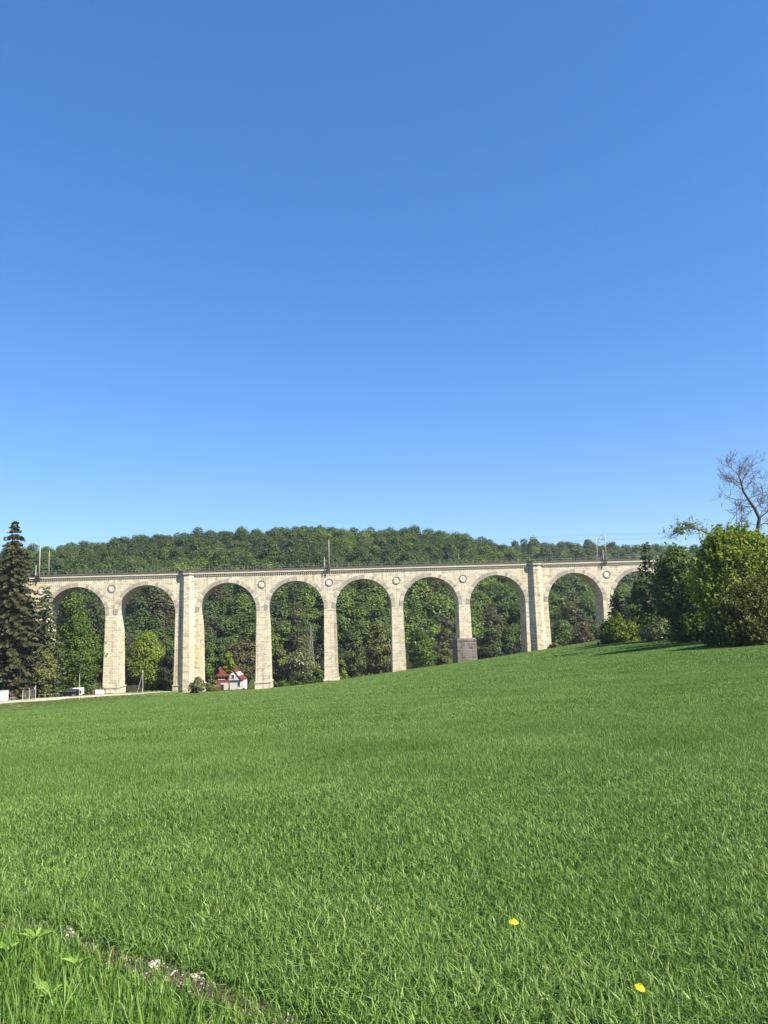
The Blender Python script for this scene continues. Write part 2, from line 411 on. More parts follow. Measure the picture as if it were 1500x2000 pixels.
def stones():
    rng = np.random.default_rng(3); mb = MB(); m = island_mat('pale limestone pebbles', (.36, .31, .24), (.23, .19, .14), (.46, .41, .34))
    def stone(mb, c, r):
        vs = []; fs = []
        for (th, k) in ((-.9, 5), (0.0, 6), (.75, 5)):
            pass
        ico = [(0, -.5257, .8507), (.8507, 0, .5257), (.8507, 0, -.5257), (-.8507, 0, -.5257), (-.8507, 0, .5257), (-.5257, .8507, 0), (.5257, .8507, 0), (.5257, -.8507, 0), (-.5257, -.8507, 0), (0, -.5257, -.8507), (0, .5257, -.8507), (0, .5257, .8507)]
        fc = [(1, 2, 6), (1, 7, 2), (3, 4, 5), (4, 3, 8), (6, 5, 11), (5, 6, 10), (9, 10, 2), (10, 9, 3), (7, 8, 9), (8, 7, 0), (11, 0, 1), (0, 11, 4), (6, 2, 10), (1, 6, 11), (3, 5, 10), (5, 4, 11), (2, 7, 9), (7, 1, 0), (3, 9, 8), (4, 8, 0)]
        s = rng.uniform(.65, 1.25, 3) * r * np.array([1, 1, .62]); a = rng.uniform(0, PI)
        for p in ico:
            q = np.array(p) * s * rng.uniform(.8, 1.15)
            vs.append((c[0] + q[0] * math.cos(a) - q[1] * math.sin(a), c[1] + q[0] * math.sin(a) + q[1] * math.cos(a), c[2] + q[2]))
        mb.add(vs, fc)
    for _ in range(1300):
        k = rng.integers(1, len(SP) - 1); t = rng.random(); p = SP[k] * (1 - t) + SP[k + 1] * t + rng.normal(0, .09, 2)
        if not .25 < vnoise(p[0], p[1], 2.6, 5) + .5 * rng.random() + .1: continue
        stone(mb, (p[0], p[1], g(*p) + .012), rng.choice([.005, .008, .011, .016], p=[.45, .32, .17, .06]))
    tag(mb.build('pebbles', m), 'small pale stones lying on the bare soil strip', 'pebbles', kind='stuff')
    for (px, py, r, lab) in ((133, 1826, .055, 'large pale stone on the bare soil at the field edge, farthest to the left'),
                            (302, 1890, .04, 'pale rounded stone midway along the bare soil strip'),
                            (378, 1912, .036, 'small pale stone lying beside the edge of the crop')):
        q = hit(px, py); b = MB(); stone(b, (0, 0, 0), r)
        o = b.build('stone', m); o.location = (q[0], q[1], q[2] + r * .35); tag(o, lab, 'stone', 'stones on the field edge')
stones()

# dandelions and weeds
YEL = island_mat('yellow petals', (.84, .62, .0), (.88, .70, .01), (.80, .56, .0), .6)
STEM = plain_mat('flower stem', (.16, .26, .07), (.2, .3, .08), 5, .6)
def dandelion(px, py, r, Y, lab, tilt):
    p = at(px, py, Y); z0 = g(p[0], p[1]); h = p[2] - z0
    t = empty('dandelion', (p[0], p[1], z0), lab, 'flower', 'dandelions in the crop')
    MB().tube([(0, 0, 0), (.01, .0, h * .5), (0, 0, h)], [.003, .0028, .0035], 6).build('stem', STEM, t)
    rng = np.random.default_rng(int(px)); mb = MB()
    T = np.array([math.sin(tilt[0]), math.sin(tilt[1]), 1.0]); T /= np.linalg.norm(T)
    a0 = np.cross(T, [0, 1, 0.0]); a0 /= np.linalg.norm(a0); b0 = np.cross(T, a0)
    for k in range(110):
        a = k * 2.39996; q = (k / 110) ** .5; d = a0 * math.cos(a) + b0 * math.sin(a); s = np.cross(T, d)
        c = np.array([0, 0, h]); w = .0034; el = .019 * (1 - q * .9) + .004 * rng.random()
        p0 = c + d * r * q * .15; p1 = c + d * r * q * .75 + T * (el + .004); p2 = c + d * r * q + T * el
        mb.add([p0 - s * w * .5, p0 + s * w * .5, p1 + s * w, p2 + s * w * .8, p2 - s * w * .8, p1 - s * w], [(0, 1, 2, 5), (5, 2, 3, 4)])
    mb.build('flower_head', YEL, t)
dandelion(1003, 1803, .026, 4.15, 'farther yellow dandelion flower standing in the green crop', (.1, -.12))
dandelion(1249, 1931, .022, 3.45, 'nearer yellow dandelion at the lower right with a notched flower head', (.35, -.3))

WEED = leaf_mat('light green weed leaf', (.13, .24, .035), (.22, .33, .06), trans=.3, nscale=6)
def weed(px, py, n, L, lab, seed):
    q = hit(px, py); rng = np.random.default_rng(seed)
    t = empty('leafy_weed', (q[0], q[1], q[2]), lab, 'weed', 'leafy weeds on the verge')
    mb = MB()
    for k in range(n):
        a = 2 * PI * k / n + rng.normal(0, .3); d = np.array([math.cos(a), math.sin(a), 0]); s = np.array([-d[1], d[0], 0]); l = L * rng.uniform(.6, 1.1); w = l * .17
        el = rng.uniform(.5, 1.0); P = [np.array([0, 0, .10]) + d * l * u + np.array([0, 0, l * el * (u - .55 * u * u) * 1.4]) for u in (0.05, .35, .7, 1)]
        W = [.15 * w, w, .9 * w, .05 * w]
        mb.add([v for p, ww in zip(P, W) for v in (p - s * ww, p - np.array([0, 0, .012]) * (ww > .01), p + s * ww)],
               [(0, 1, 4, 3), (1, 2, 5, 4), (3, 4, 7, 6), (4, 5, 8, 7), (6, 7, 10, 9), (7, 8, 11, 10)])
    mb.build('leaves', WEED, t)
    MB().tube([(0, 0, -.02), (0, 0, .12)], [.004, .003], 5).build('stem', STEM, t)
weed(70, 1870, 7, .10, 'bright green star-shaped weed topmost on the left verge', 1)
weed(150, 1925, 9, .08, 'broad-leaved light green weed in the middle of the verge', 2)
weed(95, 1990, 10, .10, 'light green weed at the bottom edge of the verge', 3)
weed(10, 1900, 8, .09, 'yellowish green weed at the left edge of the picture', 4)

# ------------------------------------------------------------------ trees
def rquads(P, Nrm, size, rng, aspect=1.5, fold=.18):
    n = len(P); r = rng.normal(size=(n, 3)); t = np.cross(Nrm, r); t /= np.linalg.norm(t, axis=1)[:, None] + 1e-9
    b = np.cross(Nrm, t); s = size[:, None]
    V = np.stack([P - t * s * aspect * .5, P + b * s * .5 + Nrm * s * fold, P + t * s * aspect * .5, P - b * s * .5 + Nrm * s * fold], 1).reshape(-1, 3)
    i = np.arange(n) * 4
    return V, np.stack([i, i + 1, i + 2, i + 3], 1)

def crown_pts(rng, H, W, base, shape, nclump, npl, crad=(.13, .22), hollow=.35, D=None):
    D = D or W; P = []; Nn = []
    zc0 = base * H; Hc = H - zc0
    for k in range(nclump):
        h = rng.random() if shape != 'round' else rng.beta(1.25, 1.25)
        if shape == 'round': r = math.sqrt(max(0, 1 - (2 * h - 1) ** 2)) ** .85
        elif shape == 'oval': r = math.sin(PI * min(max(h, .02), .98)) ** .6 * (1.08 - .35 * h)
        elif shape == 'cone': r = (1 - h) ** .75
        elif shape == 'dome': r = math.sqrt(max(0, 1 - h * h)) ** .9
        else: r = 1 - .25 * h
        rho = math.sqrt(rng.uniform(hollow, 1)); a = rng.uniform(0, 2 * PI)
        rc = W * rng.uniform(*crad)
        if shape in ('dome', 'cone'): rc *= .6 + .5 * r
        c = np.array([math.cos(a) * rho * max(r * W / 2 - rc * .7, 0), math.sin(a) * rho * max(r * D / 2 - rc * .7, 0), zc0 + rc * .4 + h * max(Hc - rc * 1.2, .1)])
        n = int(npl * rng.uniform(.6, 1.4) * (rc / (W * .175)) ** 2)
        d = rng.normal(size=(n, 3)); d[:, 2] += .25; d /= np.linalg.norm(d, axis=1)[:, None]
        q = rc * rng.uniform(.5, 1.08, n) ** .7
        P.append(c + d * q[:, None] * np.array([1, 1, .72])); out = c - np.array([0, 0, zc0 + Hc * .4]); out /= np.linalg.norm(out) + 1e-6
        Nn.append(d * .75 + out * .35 + np.array([0, 0, .3]) + rng.normal(0, .45, (n, 3)))
    P = np.concatenate(P); Nn = np.concatenate(Nn); Nn /= np.linalg.norm(Nn, axis=1)[:, None]
    return P, Nn

def trunk_mb(rng, H, base, r, W, limbs=6, lean=0, n=7):
    mb = MB(); top = H * .82
    pts = [(lean * (z / top) + rng.normal(0, .012 * H) * (z > 0), rng.normal(0, .01 * H) * (z > 0), z - (.5 if z == 0 else 0)) for z in np.linspace(0, top, 7)]
    mb.tube(pts, list(np.linspace(r, r * .2, 7)), n)
    for k in range(limbs):
        z = H * rng.uniform(max(base * .8, .15), .65); i = min(int(z / top * 6), 5); p0 = np.array(pts[i]) * (1 - (z / top * 6 - i)) + np.array(pts[i + 1]) * (z / top * 6 - i)
        a = rng.uniform(0, 2 * PI); l = W * rng.uniform(.25, .42); d = np.array([math.cos(a), math.sin(a), rng.uniform(.5, 1.1)])
        mb.tube([p0, p0 + d * l * .5 + [0, 0, l * .05], p0 + d * l + [0, 0, l * .2]], [r * .42, r * .25, r * .08], 5)
    return mb

def broad(name, label, cat, px, ytop, Y, wpx, m, seed, shape='round', base=.15, nclump=45, npl=90, leaf=.4, aspect=1.4, trunk_r=None, group=None, bark=None,
          ybase=None, hollow=.35, crad=(.13, .22), D=None, limbs=6, blossom=None, sizevar=(.6, 1.35), shoots=None):
    rng = np.random.default_rng(seed)
    top = at(px, ytop, Y); x, y = top[0], top[1]
    z0 = g(x, y)
    H = top[2] - z0; W = wpx / FPX * Y
    t = empty(name, (x, y, z0), label, cat, group)
    trunk_mb(rng, H, base, trunk_r or H * .022, W, limbs).build('trunk', bark or BARK, t, smooth=True)
    P, Nn = crown_pts(rng, H, W, base, shape, nclump, npl, crad, hollow, D)
    if shoots:
        ns, sl, nl = shoots; c0 = np.array([0, 0, H * (base * .5 + .25)])
        idx = rng.integers(0, len(P), ns * 3); rad = np.linalg.norm((P[idx] - c0) / [W / 2, (D or W) / 2, H * .6], axis=1); idx = idx[np.argsort(-rad)[:ns]]
        d = (P[idx] - c0) / [W / 2, (D or W) / 2, H * .6]; d = d * .6 + np.array([0, 0, .55]) + rng.normal(0, .28, (ns, 3)); d /= np.linalg.norm(d, axis=1)[:, None]
        u = rng.uniform(-.3, 1, (ns, nl, 1)); L_ = sl * rng.uniform(.5, 1.2, (ns, 1, 1))
        SPt = (P[idx][:, None] + d[:, None] * u * L_ + rng.normal(0, leaf * .35, (ns, nl, 3))).reshape(-1, 3)
        SN = (d[:, None] * .4 + rng.normal(0, .7, (ns, nl, 3)) + [0, 0, .3]).reshape(-1, 3); SN /= np.linalg.norm(SN, axis=1)[:, None]
        P = np.concatenate([P, SPt]); Nn = np.concatenate([Nn, SN])
    V, Q = rquads(P, Nn, leaf * rng.uniform(*sizevar, len(P)), rng, aspect)
    link('crown', np_mesh('crown', V, [Q]), m, t)
    if blossom:
        P2, N2 = crown_pts(np.random.default_rng(seed + 7), H * 1.01, W * 1.03, base, shape, int(nclump * .8), blossom[1], (.07, .12), .75, D)
        V, Q = rquads(P2, N2, leaf * .8 * rng.uniform(.6, 1.3, len(P2)), rng, 1.2)
        link('blossom', np_mesh('blossom', V, [Q]), blossom[0], t)
    return t

def spruce_mesh(rng, H, R0, levels, per, spray, start=.05, droop=.35, power=.8, gap=0.0, slen=1.0):
    P0 = []; AX = []; SD = []; SZ = []
    for k in range(levels):
        u = (k + rng.random()) / levels; z = H * (start + (1 - start) * u)
        R = R0 * max((1 - u), .012) ** power
        for j in range(max(3, int(per * (.45 + .55 * (1 - u))))):
            if rng.random() < gap: continue
            a = rng.uniform(0, 2 * PI); L = R * rng.uniform(.6, 1.15) + .15
            d = np.array([math.cos(a), math.sin(a), 0]); n = max(3, int(spray * (.35 + .65 * L / R0)))
            for s in np.linspace(.12, 1, n):
                p = np.array([0, 0, z + rng.normal(0, .12)]) + d * L * s; p[2] += -droop * L * s ** 1.3 + .10 * L * s ** 4 + .12 * L * (1 - u) * s
                for side in (-1, 1):
                    sd = np.cross(d, [0, 0, 1]) * side
                    ax = d * .55 + sd * rng.uniform(.3, .9) + np.array([0, 0, -rng.uniform(.1, .75)]); ax /= np.linalg.norm(ax)
                    l = slen * (.25 + .2 * L / R0 + .35 * (1 - s) * L / R0) * rng.uniform(.6, 1.3)
                    P0.append(p); AX.append(ax * l); w = np.cross(ax, d + rng.normal(0, .5, 3)); w /= np.linalg.norm(w) + 1e-6
                    SD.append(w * l * .36)
    P0 = np.array(P0); AX = np.array(AX); SD = np.array(SD); n = len(P0)
    V = np.stack([P0, P0 + AX * .5 + SD, P0 + AX, P0 + AX * .5 - SD], 1).reshape(-1, 3); i = np.arange(n) * 4
    return np_mesh('needles', V, [np.stack([i, i + 1, i + 2, i + 3], 1)])

def spruce(name, label, px, ytop, Y, wpx, m, seed, levels=50, per=9, spray=8, start=.05, droop=.35, power=.8, gap=0, slen=1.0, tr=None, group=None, bark=None, lean=0):
    rng = np.random.default_rng(seed); top = at(px, ytop, Y); z0 = g(top[0], top[1]); H = top[2] - z0; W = wpx / FPX * Y
    t = empty(name, (top[0], top[1], z0), label, 'tree', group)
    r = tr or H * .013
    MB().tube([(0, 0, -.6), (0, 0, H * .4), (0, 0, H * .97)], [r, r * .7, .03], 8).build('trunk', bark or BARK, t, smooth=True)
    link('crown', spruce_mesh(rng, H, W / 2, levels, per, spray, start, droop, power, gap, slen), m, t)
    return t

DARKG = leaf_mat('dark woodland leaves', (.05, .075, .02), (.105, .145, .036), (.15, .185, .055), nscale=.11)
MIDG = leaf_mat('mid green leaves', (.055, .095, .018), (.12, .18, .035), (.18, .25, .05), nscale=.25)
YELG = leaf_mat('fresh yellow green leaves', (.105, .16, .016), (.22, .285, .03), (.33, .38, .06), nscale=.3, trans=.35)
BRIGHTG = leaf_mat('bright green leaves', (.058, .105, .016), (.125, .19, .026), (.2, .27, .05), nscale=.3, trans=.35)
OLIVE = leaf_mat('olive leaves', (.085, .10, .025), (.17, .18, .05), (.24, .23, .08), nscale=.3)
PALEG = leaf_mat('pale dull green leaves', (.09, .115, .04), (.17, .20, .07), (.25, .27, .11), nscale=.4)
BROWNG = leaf_mat('brownish thin leaves', (.07, .066, .03), (.12, .115, .045), (.16, .15, .06), nscale=.3)
SPRUCEG = leaf_mat('dark spruce needles', (.020, .027, .007), (.058, .058, .015), (.105, .076, .025), nscale=.22, trans=.12)
SPRUCEB = leaf_mat('green spruce needles', (.025, .045, .014), (.065, .09, .025), (.10, .11, .035), nscale=.3, trans=.12)
WHITEB = leaf_mat('white blossom', (.34, .33, .26), (.52, .50, .42), (.62, .6, .52), nscale=.5, trans=.2)
YELG2 = leaf_mat('dull yellow green leaves', (.075, .11, .012), (.155, .20, .022), (.24, .29, .04), nscale=.5, trans=.33)
LIMEG = leaf_mat('sunny yellow green leaves', (.13, .185, .016), (.26, .33, .032), (.36, .42, .07), nscale=.5, trans=.38)
BUSHG = leaf_mat('bush leaves with brown tips', (.065, .085, .016), (.145, .17, .026), (.19, .14, .05), nscale=.6, trans=.3, nw=.8)
BLACKG = leaf_mat('very dark leaves', (.014, .026, .010), (.04, .062, .018), (.06, .085, .025), nscale=.2, trans=.2)

# ---- hillside wood
def hill_tree_mesh(seed, m, H, W, shape, nclump=26, npl=66, leaf=.62, base=.12):
    rng = np.random.default_rng(seed)
    P, Nn = crown_pts(rng, H, W, base, shape, nclump, npl, (.19, .30), .3)
    Nn = Nn + np.array([0, 0, .35]); Nn /= np.linalg.norm(Nn, axis=1)[:, None]
    V, Q = rquads(P, Nn, leaf * rng.uniform(.6, 1.35, len(P)), rng, 1.3)
    tb = trunk_mb(rng, H, base, .28, W, 4, n=5)
    tv = np.array(tb.v); b = len(V); quads = [np.array(f) + b for f in tb.f if len(f) == 4]
    me = np_mesh('hillside_tree', np.concatenate([V, tv]), [np.concatenate([Q, np.array(quads)])])
    me.materials.append(m); me.materials.append(BARK)
    mi = np.zeros(len(me.polygons), np.int32); mi[len(Q):] = 1
    me.polygons.foreach_set('material_index', mi)
    return me, V, Q
HILL_D = leaf_mat('hill wood dark', (.042, .073, .024), (.090, .134, .041), (.15, .18, .055), nscale=.07, rw=.5, trans=.34)
HILL_M = leaf_mat('hill wood mid', (.054, .093, .025), (.110, .165, .043), (.18, .22, .055), nscale=.07, rw=.5, trans=.36)
HILL_L = leaf_mat('hill wood light', (.072, .115, .022), (.14, .20, .04), (.19, .25, .055), nscale=.09, rw=.5)
HILL_B = leaf_mat('hill wood brownish', (.055, .060, .026), (.11, .115, .045), (.15, .15, .06), nscale=.09, rw=.5)
def hillside():
    rng = np.random.default_rng(21)
    kinds = {}
    for nm, m in (('dark', HILL_D), ('mid', HILL_M), ('light', HILL_L), ('brown', HILL_B)):
        kinds[nm] = [hill_tree_mesh(s + hash(len(nm)) % 7 * 10, m, H, W, sh) for s, H, W, sh in
                     ((1, 16.5, 12, 'round'), (2, 15.8, 12.5, 'round'), (3, 18, 11, 'oval'), (4, 16, 10.5, 'round'))]
    pts = []
    y = 238.0
    while y < 442:
        st = 6.2 if y < 257 else 6.8
        for x in np.arange(-.60 * y - 10, .62 * y, st):
            xx = x + rng.normal(0, st * .27); yy = y + rng.normal(0, st * .3)
            if np.interp(xx, RX, RZ) < 3 and yy > 330: continue
            if yy < 252 and -58 < xx < -36: continue
            pts.append((xx, yy))
        y += st * 1.05
    pts.sort(key=lambda p: p[1])
    lab = {'dark': 'dark green broadleaf tree in the dense wood on the hillside behind the viaduct',
           'mid': 'mid green broadleaf tree in the dense wood on the hillside behind the viaduct',
           'light': 'fresh light green tree among the darker wood on the hillside behind the viaduct',
           'brown': 'brownish thinly leaved tree in the wood on the hillside behind the viaduct'}
    stuffs = {k: [] for k in kinds}
    cnt = 0
    for (x, y) in pts:
        lo = vnoise(np.array(x), np.array(y), .03, 2) + rng.normal(0, .45)
        up = (y - 258) / 180
        if y < 300 and lo < -.45: k = 'brown'
        elif lo > .75 - .4 * (up < .5) - .25 * (x > 25): k = 'light'
        elif lo > -.15 + .35 * up - .4 * (x > 25): k = 'mid'
        else: k = 'dark'
        vi = int(rng.integers(0, 4)); vi = 3 if (vi == 2 and y > 375) else vi
        me, V, Q = kinds[k][vi]
        s = rng.uniform(.8 + .08 * (y > 380), 1.16 - .1 * (y > 380)) * (1.0 - .05 * sstep(330, 420, y) if y > 275 else .85 if y > 257 else .55); sz = s * rng.uniform(.93, 1.07); rz = rng.uniform(0, 2 * PI)
        z = g(x, y) - .5
        inview = abs(x) < .535 * y + 5
        if inview and cnt < 296:
            o = bpy.data.objects.new('broadleaf_tree', me); C.objects.link(o); o.location = (x, y, z); o.rotation_euler = (0, 0, rz); o.scale = (s, s, sz)
            tag(o, lab[k], 'tree', k.replace('mid', 'mid green').replace('dark', 'dark green').replace('light', 'light green').replace('brown', 'brownish') + ' trees of the hillside wood')
            cnt += 1
        else:
            c, n = math.cos(rz), math.sin(rz)
            W = np.stack([(V[:, 0] * c - V[:, 1] * n) * s + x, (V[:, 0] * n + V[:, 1] * c) * s + y, V[:, 2] * sz + z], 1)
            stuffs[k].append((W, Q))
    # farther ridge on the right, all part of the wood
    y = 560.0
    while y < 668:
        for x in np.arange(55, .64 * y, 7.0):
            xx, yy = x + rng.normal(0, 3), y + rng.normal(0, 3)
            k = ['dark', 'mid', 'mid', 'light', 'brown'][rng.integers(0, 5)]
            me, V, Q = kinds[k][rng.integers(0, 4)]
            s = rng.uniform(.8, 1.15); sel = rng.random(len(Q)) < .55; rz = rng.uniform(0, 6.28); c, n = math.cos(rz), math.sin(rz)
            Vq = V.reshape(-1, 4, 3)[sel]; ce = Vq.mean(1, keepdims=True); Vq = (ce + (Vq - ce) * 1.35).reshape(-1, 3)
            W = np.stack([(Vq[:, 0] * c - Vq[:, 1] * n) * s + xx, (Vq[:, 0] * n + Vq[:, 1] * c) * s + yy, Vq[:, 2] * s * rng.uniform(.85, 1.2) + g(xx, yy) - .5], 1)
            stuffs[k].append((W, np.arange(len(W)).reshape(-1, 4)))
        y += 9
    V = []; F = []; MI = []; b = 0; ms = []
    for idx, (k, L) in enumerate(stuffs.items()):
        ms.append({'dark': HILL_D, 'mid': HILL_M, 'light': HILL_L, 'brown': HILL_B}[k])
        for W, Q in L:
            V.append(W); F.append(Q + b); MI.append(np.full(len(Q), idx, np.int32)); b += len(W)
    me = np_mesh('hill_wood', np.concatenate(V), [np.concatenate(F)])
    for m in ms: me.materials.append(m)
    me.polygons.foreach_set('material_index', np.concatenate(MI))
    o = link('hill_wood', me, None); tag(o, 'dense green wood covering the upper hillside and ridges behind the viaduct', 'forest', kind='stuff')
hillside()

# ---- trees and bushes behind and around the arches
B = broad
B('broadleaf_tree', 'round bright yellow-green tree framed by the second arch from the left', 'tree', 287, 1228, 231, 98, YELG, 31, 'oval', .03, 110, 150, .40)
B('broadleaf_tree', 'pale green tree between the wide buttressed pier and the red-roofed house', 'tree', 408, 1252, 228, 44, BRIGHTG, 32, 'oval', .1, 36, 90, .42)
B('broadleaf_tree', 'small bright yellow-green tree standing in front of the red-roofed house', 'tree', 447, 1271, 227, 32, YELG, 33, 'oval', .42, 30, 75, .38, trunk_r=.22)
B('broadleaf_tree', 'dark green tree rising behind the right side of the red-roofed house', 'tree', 483, 1268, 247, 44, DARKG, 34, 'round', .2, 34, 75, .36)
B('shrub', 'dull green bush at the foot of the wide buttressed pier', 'shrub', 386, 1321, 190, 36, PALEG, 35, 'dome', .0, 26, 90, .3, ybase=1)
B('shrub', 'pale feathery bush left of the red-roofed house', 'shrub', 413, 1324, 226, 34, PALEG, 36, 'dome', .0, 24, 80, .3)
B('flowering_tree', 'broad tree covered in whitish blossom in the fourth arch from the left', 'tree', 590, 1260, 227, 66, PALEG, 37, 'round', .04, 46, 95, .36, blossom=(WHITEB, 26))
B('shrub', 'bright green bush left of the pier foot in the fourth arch', 'shrub', 621, 1303, 225, 36, BRIGHTG, 38, 'dome', 0, 24, 80, .32)
B('broadleaf_tree', 'yellowish tree close to the pier on the left side of the fourth arch', 'tree', 545, 1256, 230, 44, OLIVE, 39, 'oval', .1, 34, 85, .4)
B('broadleaf_tree', 'very dark tree behind the blossoming tree in the fourth arch', 'tree', 622, 1256, 240, 44, BLACKG, 40, 'oval', .05, 30, 80, .45)
B('broadleaf_tree', 'tall yellow-green tree on the right side of the fifth arch', 'tree', 736, 1207, 234, 62, OLIVE, 41, 'oval', .06, 50, 105, .44)
B('broadleaf_tree', 'dull green spreading tree in the middle of the fifth arch', 'tree', 692, 1232, 229, 56, DARKG, 42, 'oval', .05, 44, 100, .4)
B('shrub', 'low yellow-green bush beside the pier at the left of the fifth arch', 'shrub', 668, 1287, 226, 24, YELG, 43, 'dome', 0, 20, 70, .32)
B('flowering_tree', 'green tree with whitish blossom on its left side in the sixth arch', 'tree', 822, 1222, 227, 66, BRIGHTG, 44, 'oval', .04, 46, 95, .38, blossom=(WHITEB, 12))
B('shrub', 'olive brown bush left of the dark square pier base', 'shrub', 868, 1262, 231, 46, OLIVE, 45, 'dome', 0, 28, 80, .32)
B('broadleaf_tree', 'very dark thinly leaved tree in the seventh arch right of the dark pier base', 'tree', 958, 1228, 230, 70, BLACKG, 46, 'oval', .06, 40, 80, .4)
B('shrub', 'dark low bush at the foot of the right buttressed pier', 'shrub', 1008, 1250, 231, 50, BLACKG, 47, 'dome', 0, 26, 80, .34)
B('broadleaf_tree', 'dull green tree low in the eighth arch beside the right buttressed pier', 'tree', 1098, 1208, 234, 64, MIDG, 48, 'round', .05, 44, 95, .42)
B('broadleaf_tree', 'darker brownish tree at the right of the eighth arch', 'tree', 1140, 1214, 230, 52, BROWNG, 49, 'oval', .05, 36, 80, .4)
B('shrub', 'small pale bush at the right foot of the right buttressed pier', 'shrub', 1082, 1255, 199, 20, PALEG, 50, 'dome', 0, 18, 60, .3)
B('broadleaf_tree', 'brown thinly leaved tree behind the sixth arch above the olive bush', 'tree', 872, 1205, 243, 56, BROWNG, 51, 'oval', .1, 36, 75, .45)
B('broadleaf_tree', 'dark tree behind the pier in the third arch from the left', 'tree', 470, 1238, 246, 70, BROWNG, 52, 'round', .1, 40, 85, .48)
B('broadleaf_tree', 'dark green tree at the foot of the wide pier in the second arch', 'tree', 332, 1262, 228, 46, BLACKG, 53, 'oval', .05, 34, 85, .4)
B('broadleaf_tree', 'dark leafy tree above the beige van beside the tall pier', 'tree', 255, 1258, 228, 44, DARKG, 54, 'round', .12, 34, 85, .4)

def undergrowth():
    rng = np.random.default_rng(77); VV = []; QQ = []; b = 0
    for k in range(260):
        x = rng.uniform(-34, 66); y = rng.uniform(221, 247) ; r = rng.uniform(1.0, 2.3); n = 130
        if x < -28 and y > 228: continue
        d = rng.normal(size=(n, 3)); d[:, 2] = np.abs(d[:, 2]); d /= np.linalg.norm(d, axis=1)[:, None]
        P = np.array([x, y, g(x, y) - .2]) + d * r * rng.uniform(.6, 1.05, (n, 1)) * [1.2, 1.2, 1.25]
        N_ = d + rng.normal(0, .5, (n, 3)) + [0, 0, .3]; N_ /= np.linalg.norm(N_, axis=1)[:, None]
        V, Q = rquads(P, N_, .42 * rng.uniform(.6, 1.3, n), rng); VV.append(V); QQ.append(Q + b); b += len(V)
    tag(link('undergrowth', np_mesh('undergrowth', np.concatenate(VV), [np.concatenate(QQ)]), MIDG), 'dense green undergrowth on the valley floor behind the viaduct piers', 'undergrowth', kind='stuff')
undergrowth()

# ---- left group
spruce('spruce_tree', 'tall dark spruce with a pointed top at the left edge', 30, 1018, 178, 178, SPRUCEG, 61, 76, 17, 16, .02, .42, .74, 0, 2.0, tr=.55)
spruce('spruce_tree', 'dark spruce cut off by the left edge beside the tallest spruce', -34, 1066, 182, 110, SPRUCEB, 62, 60, 12, 12, .02, .42, .64, 0, 1.9, tr=.5)
spruce('spruce_tree', 'slender drooping spruce hiding the first pier from the left', 92, 1146, 180, 98, SPRUCEB, 63, 50, 11, 10, .02, .55, .6, .06, 1.6, tr=.35)
B('broadleaf_tree', 'broad fresh green tree left of the tall pier', 'tree', 152, 1203, 187.5, 110, BRIGHTG, 64, 'oval', .03, 110, 170, .33, D=9, shoots=(260, 1.6, 12))
B('broadleaf_tree', 'darker green tree filling the left arch behind the fresh green tree', 'tree', 140, 1150, 208, 100, MIDG, 65, 'oval', .1, 70, 120, .42)
spruce('spruce_tree', 'dark conifer seen through the left arch', 186, 1148, 214, 60, SPRUCEB, 66, 44, 9, 8, .05, .4, .7, 0, 1.6)
spruce('spruce_tree', 'second dark conifer seen through the left arch close to the pier', 208, 1172, 212, 50, SPRUCEG, 67, 40, 9, 8, .05, .4, .7, 0, 1.5)
B('broadleaf_tree', 'olive green tree at the foot of the tallest spruce', 'tree', 90, 1266, 175.5, 60, OLIVE, 68, 'oval', .0, 50, 110, .3)
B('shrub', 'dark green bush at the left edge under the spruces', 'shrub', 12, 1298, 177, 70, MIDG, 69, 'dome', .0, 36, 100, .32)
B('shrub', 'low green bush in front of the tall spruce trunks', 'shrub', 55, 1318, 175, 44, MIDG, 70, 'dome', .0, 26, 80, .3)
B('shrub', 'low green bush left of the parked black car', 'shrub', 112, 1332, 181, 40, BRIGHTG, 71, 'dome', .0, 26, 80, .3)
B('shrub', 'dark bush behind the parked white van', 'shrub', 172, 1322, 190, 60, DARKG, 72, 'dome', .0, 34, 90, .34)

# ---- right group
spruce('spruce_tree', 'small drooping spruce in front of the last pier on the right', 1203, 1150, 122, 76, SPRUCEB, 81, 30, 9, 9, .08, .5, .8, .05, 1.15, tr=.16, bark=BARK_PALE)
spruce('spruce_tree', 'narrow tall spruce with a thin bare trunk rising above the viaduct deck', 1261, 1058, 118, 40, SPRUCEB, 82, 46, 5, 5, .30, .5, .42, .15, 1.0, tr=.13, bark=BARK_PALE)
B('shrub', 'yellow-green bush under the small drooping spruce', 'shrub', 1206, 1201, 119, 80, YELG2, 83, 'dome', .0, 60, 120, .22, shoots=(260, .9, 10))
B('broadleaf_tree', 'dark green tree between the two slender spruces', 'tree', 1252, 1128, 128, 72, MIDG, 84, 'oval', .02, 110, 190, .27, hollow=.15)
B('broadleaf_tree', 'dark dense tree hiding the right end of the viaduct', 'tree', 1318, 1064, 106, 104, MIDG, 85, 'round', .02, 170, 230, .24, hollow=.15, shoots=(400, 1.2, 10))
spruce('spruce_tree', 'dark young spruce whose tip shows above the big yellow-green shrub', 1403, 1024, 92, 110, SPRUCEG, 86, 48, 10, 9, .03, .35, .8, 0, 1.1)
B('shrub', 'pale green low bushes along the field edge below the dark dense tree', 'shrub', 1290, 1204, 104, 90, PALEG, 87, 'dome', .0, 56, 120, .2)
B('shrub', 'fresh green bush between the dark dense tree and the brownish bush', 'shrub', 1352, 1126, 86, 110, BRIGHTG, 88, 'dome', .0, 170, 220, .18, hollow=.15, shoots=(400, .9, 10))
